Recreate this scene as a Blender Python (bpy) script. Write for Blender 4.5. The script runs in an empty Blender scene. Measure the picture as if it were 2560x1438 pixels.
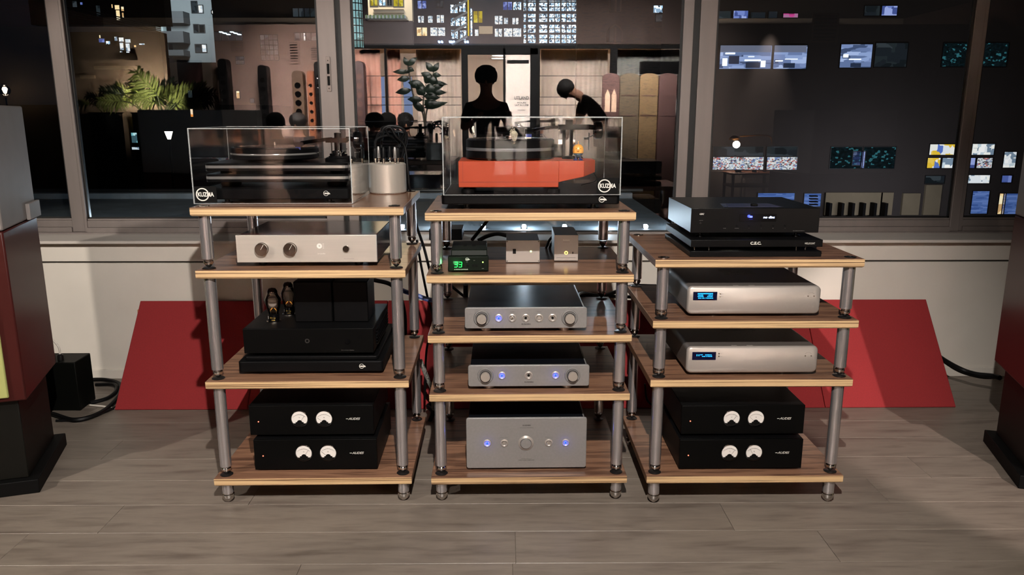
import bpy, bmesh, math, random
from mathutils import Vector, Matrix
random.seed(7)
S = bpy.context.scene
COL = S.collection
PI = math.pi
# ------------------------------------------------------------------ camera
F, TH, H, YAW = 1945.0, 0.2185, 1.33, -0.0087
cd = bpy.data.cameras.new('camera'); cam = bpy.data.objects.new('camera', cd); COL.objects.link(cam)
cd.sensor_width = 36.0; cd.lens = F * 36 / 2560; cd.clip_start = 0.02; cd.clip_end = 600
cam.location = (0, 0, H); cam.rotation_euler = (PI / 2 - TH, 0, YAW)
S.camera = cam
# ------------------------------------------------------------------ world, exposure
S.view_settings.view_transform = 'Standard'; S.view_settings.look = 'None'
S.view_settings.exposure = 0.0; S.view_settings.gamma = 1.0; S.view_settings.use_curve_mapping = False
W = bpy.data.worlds.new('night_sky'); S.world = W; W.use_nodes = True
W.node_tree.nodes['Background'].inputs[0].default_value = (0.010, 0.013, 0.020, 1)
W.node_tree.nodes['Background'].inputs[1].default_value = 0.25
S.cycles.max_bounces = 10; S.cycles.transparent_max_bounces = 24; S.cycles.glossy_bounces = 5
S.cycles.diffuse_bounces = 4; S.cycles.transmission_bounces = 8
S.cycles.caustics_reflective = False; S.cycles.caustics_refractive = False
S.cycles.sample_clamp_indirect = 60.0

def light(kind, name, loc, power, color=(1, 1, 1), size=0.05, target=None, angle=None, blend=0.3, sy=None, spread=None):
    d = bpy.data.lights.new(name, kind); d.energy = power; d.color = color
    if kind == 'AREA':
        d.size = size
        if spread: d.spread = spread
        if sy: d.shape = 'RECTANGLE'; d.size_y = sy
    else: d.shadow_soft_size = size
    if kind == 'SPOT': d.spot_size = angle; d.spot_blend = blend
    o = bpy.data.objects.new(name, d); COL.objects.link(o); o.location = loc
    if target is not None:
        o.rotation_euler = (Vector(target) - Vector(loc)).to_track_quat('-Z', 'Y').to_euler()
    return o
WARM = (1.0, 0.90, 0.80); WARM2 = (1.0, 0.80, 0.64)
V_OFF = (4.12, -4.25)
# the track spots over the racks
KEY = (0.06, 0.10, 2.58)
light('SPOT', 'track_lamp_key', KEY, 560, (1.0, .93, .86), 0.018, (-0.10, 2.9, 0.30), 1.36, 0.6)
light('SPOT', 'track_lamp_right', (2.38, -1.3, 2.60), 750, (1.0, .84, .78), 0.03, (2.24, 3.2, 0.0), 0.40, 0.25)
light('SPOT', 'track_lamp_left', (-3.3, 0.3, 2.60), 320, (1.0, .90, .80), 0.04, (-1.6, 3.7, 0.2), 0.9, 0.3)
# area lights added as fill, without fixtures; then spots in the mirrored room
light('AREA', 'fill_lounge', (-2.7, -1.9, 3.08), 340, (1, .88, .80), 0.8, (-2.9, -4.2, 1.5), sy=1.2, spread=1.3)
light('AREA', 'fill_middle', (0.4, -1.2, 2.84), 560, (1, .93, .87), 4.0, (0.4, -4.2, 1.6), sy=.25, spread=1.15)
light('AREA', 'fill_front', (0.0, -.6, 3.08), 3, WARM, 3.5, (0.0, 2.2, 0.4), sy=.8)
light('AREA', 'fill_cafe', (0.3, -4.6, 2.44), 800, WARM, 4.6, (0.3, -7.2, 1.2), sy=.4)
light('SPOT', 'plant_uplight', (-4.84, -2.66, 1.40), 230, (1.0, .86, .66), 0.03, (-5.0, -2.98, 1.95), 2.7, 0.9)
light('SPOT', 'leaf_light', (-4.2, -1.3, 1.30), 210, (1.0, .90, .74), 0.03, (-4.6, -2.7, 1.65), 1.2, 0.8)
light('SPOT', 'office_wall_washer', (V_OFF[0], V_OFF[1], 2.95), 420, (1, .93, .86), .03, (V_OFF[0], V_OFF[1] - .32, 1.0), .7, 1.0)
# area lights added to brighten the night facades, no fixtures
light('AREA', 'fill_apartment', (-22, 53.5, 9), 520, (.85, .95, 1.0), 2, (-25.5, 60, 10))
light('AREA', 'fill_city', (-2, 90, 12), 6000, (.75, .85, 1.0), 14, (0, 124, 14))
light('AREA', 'fill_balcony', (-17, 104, 22), 3000, (1, .93, .8), 5, (-20, 121, 16))
light('AREA', 'fill_right', (13, 20, 14), 260, (1.0, .94, .88), 6, (14, 36, 4))
light('AREA', 'fill_street', (16, 30, -2), 260, (.9, .9, 1.0), 4, (16, 36, -5))
light('AREA', 'fill_church', (10, 40, 16), 500, (1, .82, .7), 4, (9, 61, 8))

# ------------------------------------------------------------------ pixel rays (2560 x 1438)
def ray(px, py):
    u = (px - 1280) / F; v = (719 - py) / F
    X, Y, Z = u, math.cos(TH) + v * math.sin(TH), v * math.cos(TH) - math.sin(TH)
    c, s = math.cos(YAW), math.sin(YAW)
    return Vector((c * X - s * Y, s * X + c * Y, Z))
def P(px, py, Y):
    r = ray(px, py); return Vector((0, 0, H)) + r * (Y / r.y)
def PZ(px, py, z):
    r = ray(px, py); return Vector((0, 0, H)) + r * ((z - H) / r.z)
YG = 4.06                                   # the glass
def V(px, py, D):                           # a place in the room behind the camera whose mirror image falls there
    p = P(px, py, D); return Vector((p.x, 2 * YG - D, p.z))

# ------------------------------------------------------------------ materials
def lin(c):
    if max(c) > 1: c = tuple(x / 255 for x in c)
    return tuple(x / 12.92 if x <= .04045 else ((x + .055) / 1.055) ** 2.4 for x in c[:3])
MT = {}
def mat(name, color=(128, 128, 128), rough=.5, metal=0, emit=0, ecol=None, noise=0, nscale=20, stretch=(1, 1, 1), bump=0, coat=0, spec=.5, alpha=None):
    if name in MT: return MT[name]
    m = bpy.data.materials.new(name); m.use_nodes = True; MT[name] = m
    nt = m.node_tree; b = nt.nodes['Principled BSDF']; c = lin(color)
    b.inputs['Base Color'].default_value = (*c, 1); b.inputs['Roughness'].default_value = rough
    b.inputs['Metallic'].default_value = metal; b.inputs['Coat Weight'].default_value = coat
    b.inputs['Specular IOR Level'].default_value = spec
    if emit:
        b.inputs['Emission Color'].default_value = (*lin(ecol or color), 1); b.inputs['Emission Strength'].default_value = emit
    if noise or bump:
        tc = nt.nodes.new('ShaderNodeTexCoord'); mp = nt.nodes.new('ShaderNodeMapping'); mp.inputs['Scale'].default_value = stretch
        nz = nt.nodes.new('ShaderNodeTexNoise'); nz.inputs['Scale'].default_value = nscale; nz.inputs['Detail'].default_value = 5
        nt.links.new(tc.outputs['Object'], mp.inputs[0]); nt.links.new(mp.outputs[0], nz.inputs[0])
        if noise:
            r = nt.nodes.new('ShaderNodeValToRGB'); r.color_ramp.elements[0].position = .3; r.color_ramp.elements[1].position = .7
            r.color_ramp.elements[0].color = (*[x * (1 - noise) for x in c], 1); r.color_ramp.elements[1].color = (*[min(1, x * (1 + noise)) for x in c], 1)
            nt.links.new(nz.outputs[0], r.inputs[0]); nt.links.new(r.outputs[0], b.inputs['Base Color'])
        if bump:
            bp = nt.nodes.new('ShaderNodeBump'); bp.inputs['Strength'].default_value = bump; bp.inputs['Distance'].default_value = .002
            nt.links.new(nz.outputs[0], bp.inputs['Height']); nt.links.new(bp.outputs[0], b.inputs['Normal'])
    return m
def wood(name, cols, scale, stretch, rough=.4, detail=6, coat=0, coord='Object', rand=0, bump=.1):
    if name in MT: return MT[name]
    m = bpy.data.materials.new(name); m.use_nodes = True; MT[name] = m
    nt = m.node_tree; b = nt.nodes['Principled BSDF']; b.inputs['Roughness'].default_value = rough; b.inputs['Coat Weight'].default_value = coat
    b.inputs['Coat Roughness'].default_value = .12
    tc = nt.nodes.new('ShaderNodeTexCoord'); mp = nt.nodes.new('ShaderNodeMapping'); mp.inputs['Scale'].default_value = stretch
    nt.links.new(tc.outputs[coord], mp.inputs[0])
    vec = mp.outputs[0]
    oi = nt.nodes.new('ShaderNodeObjectInfo'); va = nt.nodes.new('ShaderNodeVectorMath'); va.operation = 'ADD'
    cm = nt.nodes.new('ShaderNodeMath'); cm.operation = 'MULTIPLY'; cm.inputs[1].default_value = 37.0
    nt.links.new(oi.outputs['Random'], cm.inputs[0]); nt.links.new(vec, va.inputs[0]); nt.links.new(cm.outputs[0], va.inputs[1]); vec = va.outputs[0]
    nz = nt.nodes.new('ShaderNodeTexNoise'); nz.inputs['Scale'].default_value = scale; nz.inputs['Detail'].default_value = detail; nz.inputs['Distortion'].default_value = .35
    nz.inputs['Roughness'].default_value = .6
    nt.links.new(vec, nz.inputs[0])
    r = nt.nodes.new('ShaderNodeValToRGB'); n = len(cols)
    while len(r.color_ramp.elements) < n: r.color_ramp.elements.new(.5)
    for i, c in enumerate(cols):
        r.color_ramp.elements[i].position = .3 + .4 * i / (n - 1); r.color_ramp.elements[i].color = (*lin(c), 1)
    nt.links.new(nz.outputs[0], r.inputs[0])
    out = r.outputs[0]
    if rand:
        hs = nt.nodes.new('ShaderNodeHueSaturation'); mr = nt.nodes.new('ShaderNodeMapRange'); mr.inputs[3].default_value = 1 - rand; mr.inputs[4].default_value = 1 + rand
        nt.links.new(oi.outputs['Random'], mr.inputs[0]); nt.links.new(mr.outputs[0], hs.inputs['Value']); nt.links.new(out, hs.inputs['Color']); out = hs.outputs[0]
    nt.links.new(out, b.inputs['Base Color'])
    if bump:
        bp = nt.nodes.new('ShaderNodeBump'); bp.inputs['Strength'].default_value = bump; bp.inputs['Distance'].default_value = .001
        nt.links.new(nz.outputs[0], bp.inputs['Height']); nt.links.new(bp.outputs[0], b.inputs['Normal'])
    return m
def glassy(name, ior=1.5, tint=(1, 1, 1), boost=1.0, rough=0.0):
    m = bpy.data.materials.new(name); m.use_nodes = True; MT[name] = m
    nt = m.node_tree; nt.nodes.remove(nt.nodes['Principled BSDF']); out = nt.nodes['Material Output']
    tr = nt.nodes.new('ShaderNodeBsdfTransparent'); tr.inputs[0].default_value = (*tint, 1)
    gl = nt.nodes.new('ShaderNodeBsdfGlossy'); gl.inputs['Roughness'].default_value = rough
    fr = nt.nodes.new('ShaderNodeFresnel'); fr.inputs[0].default_value = ior
    mu = nt.nodes.new('ShaderNodeMath'); mu.operation = 'MULTIPLY'; mu.inputs[1].default_value = boost; mu.use_clamp = True
    mx = nt.nodes.new('ShaderNodeMixShader')
    nt.links.new(fr.outputs[0], mu.inputs[0]); nt.links.new(mu.outputs[0], mx.inputs[0]); nt.links.new(tr.outputs[0], mx.inputs[1]); nt.links.new(gl.outputs[0], mx.inputs[2])
    nt.links.new(mx.outputs[0], out.inputs[0]); return m
def glow(name, color, s):
    if name in MT: return MT[name]
    m = bpy.data.materials.new(name); m.use_nodes = True; MT[name] = m
    nt = m.node_tree; nt.nodes.remove(nt.nodes['Principled BSDF']); e = nt.nodes.new('ShaderNodeEmission')
    e.inputs[0].default_value = (*lin(color), 1); e.inputs[1].default_value = s; nt.links.new(e.outputs[0], nt.nodes['Material Output'].inputs[0]); return m
def litroom(name, cols, s, scale, stretch=(1, 1, 1), band=None):
    """a lit interior behind a far pane: furniture, lamps and shelves as blocky patches of light"""
    if name in MT: return MT[name]
    m = bpy.data.materials.new(name); m.use_nodes = True; MT[name] = m
    nt = m.node_tree; nt.nodes.remove(nt.nodes['Principled BSDF']); e = nt.nodes.new('ShaderNodeEmission'); e.inputs[1].default_value = s
    g = nt.nodes.new('ShaderNodeNewGeometry'); mp = nt.nodes.new('ShaderNodeMapping'); mp.inputs['Scale'].default_value = stretch
    vo = nt.nodes.new('ShaderNodeTexVoronoi'); vo.inputs['Scale'].default_value = scale; vo.distance = 'CHEBYCHEV'
    nt.links.new(g.outputs['Position'], mp.inputs[0]); nt.links.new(mp.outputs[0], vo.inputs[0])
    sp = nt.nodes.new('ShaderNodeSeparateColor'); nt.links.new(vo.outputs['Color'], sp.inputs[0])
    r = nt.nodes.new('ShaderNodeValToRGB'); r.color_ramp.interpolation = 'CONSTANT'; n = len(cols)
    while len(r.color_ramp.elements) < n: r.color_ramp.elements.new(.5)
    for i, c in enumerate(cols): r.color_ramp.elements[i].position = i / n; r.color_ramp.elements[i].color = (*lin(c), 1)
    nt.links.new(sp.outputs[0], r.inputs[0]); nt.links.new(r.outputs[0], e.inputs[0])
    nt.links.new(e.outputs[0], nt.nodes['Material Output'].inputs[0]); return m

SHELF_TOP = wood('walnut_veneer', [(66, 43, 34), (112, 80, 62), (138, 102, 79), (86, 59, 46), (152, 116, 91)], 3.0, (.55, 7.5, 1), .3, 5, coat=.35)
PLY = wood('plywood_edge', [(74, 50, 34), (172, 142, 104), (204, 174, 132), (190, 158, 116), (96, 68, 48), (200, 168, 126)], 6.0, (.14, .14, 34), .5, 3, bump=.2)
PLY_SIDE = wood('veneer_side_edge', [(80, 54, 38), (126, 92, 68), (98, 68, 50)], 6.0, (.5, .6, 14), .45, 3)
PLANK = wood('oiled_oak_plank', [(94, 84, 76), (112, 102, 93), (122, 112, 102), (105, 95, 86)], 3.5, (1, 7, 1), .42, 8, rand=.06, bump=.35)
POST = mat('brushed_steel_tube', (196, 192, 194), .25, .86, noise=.1, nscale=60, stretch=(1, 1, .02))
CHROME = mat('polished_steel', (205, 200, 196), .1, 1)
DARKMETAL = mat('dark_metal', (60, 58, 58), .3, .8)
SILVER = mat('satin_aluminium', (176, 170, 162), .38, .35, noise=.04, nscale=90, stretch=(.05, 1, 1))
SILVER2 = mat('grained_aluminium', (132, 130, 129), .42, .35, noise=.05, nscale=120)
SILVER3 = mat('bead_blasted_aluminium', (160, 153, 147), .38, .4)
BLACK = mat('black_anodised', (9, 9, 10), .42, .0, spec=.10)
BLACKM = mat('matt_black', (8, 8, 8), .6, spec=.10)
BLACKG = mat('gloss_black', (8, 8, 9), .12)
BLACKT = mat('black_case_top', (14, 17, 22), .2, 0, spec=.5)
RUBBER = mat('black_rubber', (9, 9, 10), .5, spec=.2)
WHITEP = mat('white_print', (205, 203, 196), .5)
GREYP = mat('grey_print', (120, 118, 114), .5)
DARKP = mat('black_print', (28, 27, 26), .5)
WALLW = mat('painted_wall', (206, 199, 189), .75, noise=.05, nscale=3)
SILLM = mat('painted_sill', (192, 184, 176), .6, noise=.06, nscale=14, stretch=(.2, 1, 1))
FRAME = mat('window_aluminium', (124, 115, 111), .5, .25, noise=.06, nscale=30, stretch=(1, 1, .1))
FRAMED = mat('window_gasket', (8, 8, 8), .6)
RED = mat('red_felt', (136, 30, 33), .85, noise=.08, nscale=160, bump=.3)
ORANGE = mat('orange_lacquer', (164, 62, 34), .45, spec=.3)
PANE = glassy('window_glass', 1.62, (.93, .95, .95), 2.5)
ACRYL = glassy('clear_acrylic', 1.45, (.965, .97, .97), .8)
ACRYL_EDGE = mat('acrylic_edge', (205, 210, 210), .15, 0); 
_b = ACRYL_EDGE.node_tree.nodes['Principled BSDF']; _b.inputs['Alpha'].default_value = .32
BULBG = glassy('valve_glass', 1.5, (.8, .76, .74), 1.8)

# ------------------------------------------------------------------ mesh helpers
class MB:
    def __init__(s): s.v = []; s.f = []; s.m = []
    def add(s, vs, fs, m=0):
        k = len(s.v); s.v += [tuple(v) for v in vs]
        for f in fs: s.f.append([i + k for i in f]); s.m.append(m)
        return s
    def box(s, x0, y0, z0, x1, y1, z1, m=0):
        vs = [(x, y, z) for z in (z0, z1) for y in (y0, y1) for x in (x0, x1)]
        return s.add(vs, [(0, 2, 3, 1), (4, 5, 7, 6), (0, 1, 5, 4), (1, 3, 7, 5), (3, 2, 6, 7), (2, 0, 4, 6)], m)
    def prism(s, poly, a, b, axis='z', m=0, mcap=None):
        def w(p, t):
            return (p[0], p[1], t) if axis == 'z' else ((p[0], t, p[1]) if axis == 'y' else (t, p[0], p[1]))
        n = len(poly); vs = [w(p, a) for p in poly] + [w(p, b) for p in poly]
        s.add(vs, [(i, (i + 1) % n, n + (i + 1) % n, n + i) for i in range(n)], m)
        k = len(s.v) - 2 * n
        for c in (list(range(n))[::-1], list(range(n, 2 * n))): s.f.append([k + i for i in c]); s.m.append(m if mcap is None else mcap)
        return s
    def lathe(s, prof, c=(0, 0, 0), axis='z', n=24, m=0, a0=0, a1=2 * PI):
        full = abs(a1 - a0 - 2 * PI) < 1e-6; N = n if full else n + 1; vs = []
        for r, t in prof:
            for i in range(N):
                a = a0 + (a1 - a0) * i / n; x, y = r * math.cos(a), r * math.sin(a)
                vs.append((c[0] + x, c[1] + y, c[2] + t) if axis == 'z' else ((c[0] + x, c[1] + t, c[2] + y) if axis == 'y' else (c[0] + t, c[1] + x, c[2] + y)))
        fs = []
        for j in range(len(prof) - 1):
            for i in range(n):
                i2 = (i + 1) % N; fs.append((j * N + i, j * N + i2, (j + 1) * N + i2, (j + 1) * N + i))
        if full:
            op = prof[0] == prof[-1] or all(abs(q[1] - prof[0][1]) < 1e-9 for q in prof)
            if prof[0][0] > 1e-6 and not op: fs.append(tuple(range(N))[::-1])
            if prof[-1][0] > 1e-6 and not op: fs.append(tuple((len(prof) - 1) * N + i for i in range(N)))
        return s.add(vs, fs, m)
    def rod(s, p0, p1, r0, r1=None, n=14, m=0):
        p0, p1 = Vector(p0), Vector(p1); r1 = r0 if r1 is None else r1
        d = (p1 - p0).normalized(); u = d.orthogonal().normalized(); w = d.cross(u); vs = []
        for p, r in ((p0, r0), (p1, r1)):
            for i in range(n): a = 2 * PI * i / n; vs.append(p + u * r * math.cos(a) + w * r * math.sin(a))
        return s.add(vs, [(i, (i + 1) % n, n + (i + 1) % n, n + i) for i in range(n)] + [tuple(range(n))[::-1], tuple(range(n, 2 * n))], m)
    def tube(s, pts, r, n=8, m=0, sub=8):
        pts = [Vector(p) for p in pts]
        if len(pts) > 2:
            q = [pts[0] * 2 - pts[1]] + pts + [pts[-1] * 2 - pts[-2]]; out = []
            for i in range(1, len(q) - 2):
                for k in range(sub):
                    t = k / sub; a, b, c, d = q[i - 1], q[i], q[i + 1], q[i + 2]
                    out.append(.5 * ((2 * b) + (c - a) * t + (2 * a - 5 * b + 4 * c - d) * t * t + (3 * b - a - 3 * c + d) * t ** 3))
            pts = out + [pts[-1]]
        u = None; vs = []
        for i, p in enumerate(pts):
            d = (pts[min(i + 1, len(pts) - 1)] - pts[max(i - 1, 0)]).normalized()
            u = d.orthogonal().normalized() if u is None else (u - d * u.dot(d)).normalized(); w = d.cross(u)
            for k in range(n): a = 2 * PI * k / n; vs.append(p + u * r * math.cos(a) + w * r * math.sin(a))
        L = len(pts)
        return s.add(vs, [(j * n + i, j * n + (i + 1) % n, (j + 1) * n + (i + 1) % n, (j + 1) * n + i) for j in range(L - 1) for i in range(n)] + [tuple(range(n))[::-1], tuple((L - 1) * n + i for i in range(n))], m)
    def obj(s, name, mats, parent=None, loc=(0, 0, 0), bev=0, smooth=35, rotz=0, seg=2):
        me = bpy.data.meshes.new(name); me.from_pydata(s.v, [], s.f)
        for m in (mats if isinstance(mats, (list, tuple)) else [mats]): me.materials.append(m)
        me.polygons.foreach_set('material_index', s.m)
        bm = bmesh.new(); bm.from_mesh(me); bmesh.ops.recalc_face_normals(bm, faces=bm.faces); bm.to_mesh(me); bm.free()
        if smooth: me.shade_smooth(); me.set_sharp_from_angle(angle=math.radians(smooth))
        o = bpy.data.objects.new(name, me); COL.objects.link(o); o.location = loc; o.rotation_euler = (0, 0, rotz)
        if parent: o.parent = parent
        if bev:
            b = o.modifiers.new('bevel', 'BEVEL'); b.width = bev; b.segments = seg; b.limit_method = 'ANGLE'; b.angle_limit = math.radians(40)
        return o
def rrect(x0, y0, x1, y1, r, n=5):
    out = []
    for cx, cy, a in ((x1 - r, y1 - r, 0), (x0 + r, y1 - r, PI / 2), (x0 + r, y0 + r, PI), (x1 - r, y0 + r, 1.5 * PI)):
        for i in range(n + 1): t = a + PI / 2 * i / n; out.append((cx + r * math.cos(t), cy + r * math.sin(t)))
    return out
def tag(o, label=None, cat=None, group=None, kind=None):
    for k, v in (('label', label), ('category', cat), ('group', group), ('kind', kind)):
        if v: o[k] = v
    return o
def thing(name, label, cat, loc=(0, 0, 0), rotz=0, group=None):
    o = bpy.data.objects.new(name, None); COL.objects.link(o); o.location = loc; o.rotation_euler = (0, 0, rotz); o.empty_display_size = .05
    return tag(o, label, cat, group)
def struct(o, label=None): return tag(o, label, None, None, 'structure')
def copy_tree(o, parent=None):
    c = o.copy(); COL.objects.link(c); c.parent = parent
    for ch in list(o.children): copy_tree(ch, c)
    return c
def text(s, h, parent, loc, m, w=None, name='lettering', ext=.0002, shear=0, align='CENTER', bold=0):
    """raised print on a face that looks towards -Y"""
    cu = bpy.data.curves.new('t', 'FONT'); cu.body = s; cu.size = 1; cu.shear = shear; cu.offset = bold; cu.resolution_u = 3
    t = bpy.data.objects.new('t', cu); COL.objects.link(t)
    me0 = bpy.data.meshes.new_from_object(t.evaluated_get(bpy.context.evaluated_depsgraph_get()))
    xs = [v.co.x for v in me0.vertices]; ys = [v.co.y for v in me0.vertices]
    x0, x1, y0, y1 = min(xs), max(xs), min(ys), max(ys); k = h / (y1 - y0); kx = k if w is None else w / (x1 - x0)
    ax = (x0 + x1) / 2 if align == 'CENTER' else x0
    for v in me0.vertices: v.co = Vector(((v.co.x - ax) * kx, -ext, (v.co.y - y0) * k))
    me0.materials.clear(); me0.materials.append(m); me0.name = name
    bpy.data.objects.remove(t); bpy.data.curves.remove(cu)
    o = bpy.data.objects.new(name, me0); COL.objects.link(o); o.parent = parent; o.location = loc; return o

# ================================================================== SETTING
# floor: planks where they can be told apart, a plain slab beyond
fl = MB().box(-7.6, -7.2, -.06, 7.6, 4.0, -.012).obj('floor', PLANK, smooth=0); struct(fl, 'grey-brown oak plank floor')
PW = .1860; Y0 = 2.497 - 4 * PW
JX = {0: [-1.9, -.52, 1.12], 1: [-.62, .02, 1.9], 2: [-1.55, .03, 1.02], 3: [-1.33, .75], 4: [-.9, 1.35], 5: [-2.2, -.1, 1.6], 6: [-1.6, .6], 7: [-.4, 1.85], 8: [-1.9, .1, 2.3]}
for k in range(-1, 12):
    y0 = Y0 + k * PW; y1 = min(y0 + PW, 3.86)
    if y1 - y0 < .03: continue
    xs = [-3.4] + JX.get(k, [-1.2 + random.random(), .9 + random.random()]) + [3.4]
    for a, b in zip(xs, xs[1:]):
        me = MB().box(a + .0006, y0 + .0006, -.012, b - .0006, y1 - .0006, random.uniform(-.0004, 0))
        me.obj('plank', PLANK, fl, smooth=0, bev=.0009, seg=1)
# window wall under the glass
ySill = PZ(2300, 599, .72); 
def zw(py, Y): return (P(400, py + 5, Y).z + P(2300, py, Y).z) / 2
YW, YN, YF = 3.845, 3.80, 4.03
zn1, zn0 = zw(599, YN), zw(606.5, YN)
wb = MB().box(-7.5, YW + .012, 0, 7.5, 4.2, zn0 - .012).obj('wall_back', mat('wall_backing', (60, 55, 50), .9), smooth=0); struct(wb)
z_gap = zw(651.5, YW)
MB().box(-3.6, YW, z_gap + .004, 3.6, YW + .012, zn0 - .006).obj('panel', WALLW, wb, smooth=0, bev=.002)
MB().box(-3.6, YW, .045, 3.6, YW + .012, z_gap - .005).obj('panel', WALLW, wb, smooth=0, bev=.002)
for a, b in ((-7.5, -3.6), (3.6, 7.5)): MB().box(a, YW, .0, b, YW + .012, zn0 - .006).obj('panel', WALLW, wb, smooth=0)
bb = MB().box(-7.5, YW - .012, 0, 7.5, YW + .0, .05).obj('baseboard_back', WALLW, smooth=0, bev=.003); struct(bb)
sl = MB().box(-7.5, YN, zn0, 7.5, YF + .03, zn1).obj('trim_1', SILLM, smooth=0, bev=.003); struct(sl, 'painted window sill')
# frame profile below the panes
zf = zw(578, YF); zf2 = zw(566, YF + .005)
fr = MB().box(-7.5, YF, zn1 - .002, 7.5, YF + .075, zf).obj('trim_2', FRAME, smooth=0, bev=.002); struct(fr, 'aluminium bottom frame of the window band')
zr = zw(549, YF + .012); zg = zw(540, YF + .03); zmid = zw(575, YF + .03)
ztop = 2.56
def X(px): return P(px, 0, YF + .02).x
def win(n, pl, pr, zbot, stl, strr, yoff=0.0):
    """pl/pr glass edges at the top of the photograph, stl/strr outer edges of the stiles"""
    w = bpy.data.objects.new('window_%d' % n, None); COL.objects.link(w); struct(w); w.location = (0, YF + yoff, 0)
    xl, xr, sl_, sr_ = X(pl), X(pr), X(stl), X(strr)
    for a, b in ((sl_, xl), (xr, sr_)):
        MB().box(a, .012, zf, b, .055, ztop).obj('stile', FRAME, w, smooth=0, bev=.003)
    if zbot > zf2 + .02:
        MB().box(xl, .004, zf, xr, .05, zf2).obj('track', FRAME, w, smooth=0, bev=.001)
        MB().box(xl, .016, zf2, xr, .05, zr).obj('bottom_rail', FRAME, w, smooth=0, bev=.002)
        MB().box(xl, .022, zr, xr, .048, zbot - .006).obj('glazing_bead', FRAME, w, smooth=0, bev=.002)
    else: MB().box(xl, .016, zf, xr, .05, zbot - .004).obj('bottom_rail', FRAME, w, smooth=0, bev=.002)
    MB().box(xl, .016, ztop - .05, xr, .05, ztop).obj('top_rail', FRAME, w, smooth=0, bev=.002)
    g = MB()
    for a, b, c, d in ((xl, xl + .010, zbot - .007, ztop), (xr - .010, xr, zbot - .007, ztop), (xl, xr, zbot - .007, zbot + .002)): g.box(a, .026, c, b, .036, d)
    g.obj('gasket', FRAMED, w, smooth=0)
    MB().add([(xl, .03, zbot - .006), (xr, .03, zbot - .006), (xr, .03, ztop - .05), (xl, .03, ztop - .05)], [(0, 1, 2, 3)]).obj('pane', PANE, w, smooth=0)
    return w
win(1, -900, 108, zg, -960, 144, .018)
w2 = win(2, 153, 790, zg, 145, 835)
w3 = win(3, 875, 1711, zmid, 849, 1737, .0)
w4 = win(4, 1796, 2441, zg, 1753, 2466, 0)
win(5, 2480, 3500, zg, 2466, 3560, .018)
for a, b in ((835, 849), (1737, 1753), (144, 146)):
    struct(MB().box(X(a), YF + .03, zf2, X(b), YF + .09, ztop).obj('trim_3', FRAMED, smooth=0))
# sash latch on the second window
la = MB().prism(rrect(-.011, -.085, .011, .085, .004), -.006, 0, 'y'); lat = la.obj('latch', mat('latch_plate', (120, 112, 108), .4, .5), w2, (X(812) + .003, .012, P(820, 185, YF).z), bev=.001)
MB().prism(rrect(-.006, -.055, .006, -.01, .002), -.009, -.006, 'y').prism(rrect(-.006, .0, .006, .05, .002), -.009, -.006, 'y').obj('latch_slot', BLACKM, lat)
MB().lathe([(.003, -.008), (.003, -.0062)], (0, 0, .065), 'y', 10).lathe([(.003, -.008), (.003, -.0062)], (0, 0, -.07), 'y', 10).obj('screw', DARKMETAL, lat)
# rest of the shell
wu = MB().box(-7.5, YF - .02, ztop, 7.5, 4.3, 3.1).box(-7.5, YF, zn1, X(-960), 4.3, ztop).box(X(3560), YF, zn1, 7.5, 4.3, ztop).obj('wall_upper', mat('upper_wall', (90, 84, 78), .9), smooth=0); struct(wu)
DARKWALL = mat('dark_plaster', (70, 58, 52), .9, noise=.05, nscale=2)
struct(MB().box(-7.6, -7.2, 0, -7.5, 4.2, 3.1).obj('wall_left', DARKWALL, smooth=0))
struct(MB().box(7.5, -7.2, 0, 7.6, 4.2, 3.1).obj('wall_right', DARKWALL, smooth=0))
struct(MB().box(-7.6, -7.3, 0, 7.6, -7.2, 3.1).obj('wall_front', mat('cream_wall', (190, 176, 162), .8), smooth=0))
struct(MB().box(-7.6, -7.3, 3.1, 7.6, 4.3, 3.2).obj('ceiling', mat('dark_ceiling', (34, 30, 28), .9), smooth=0))

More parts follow.
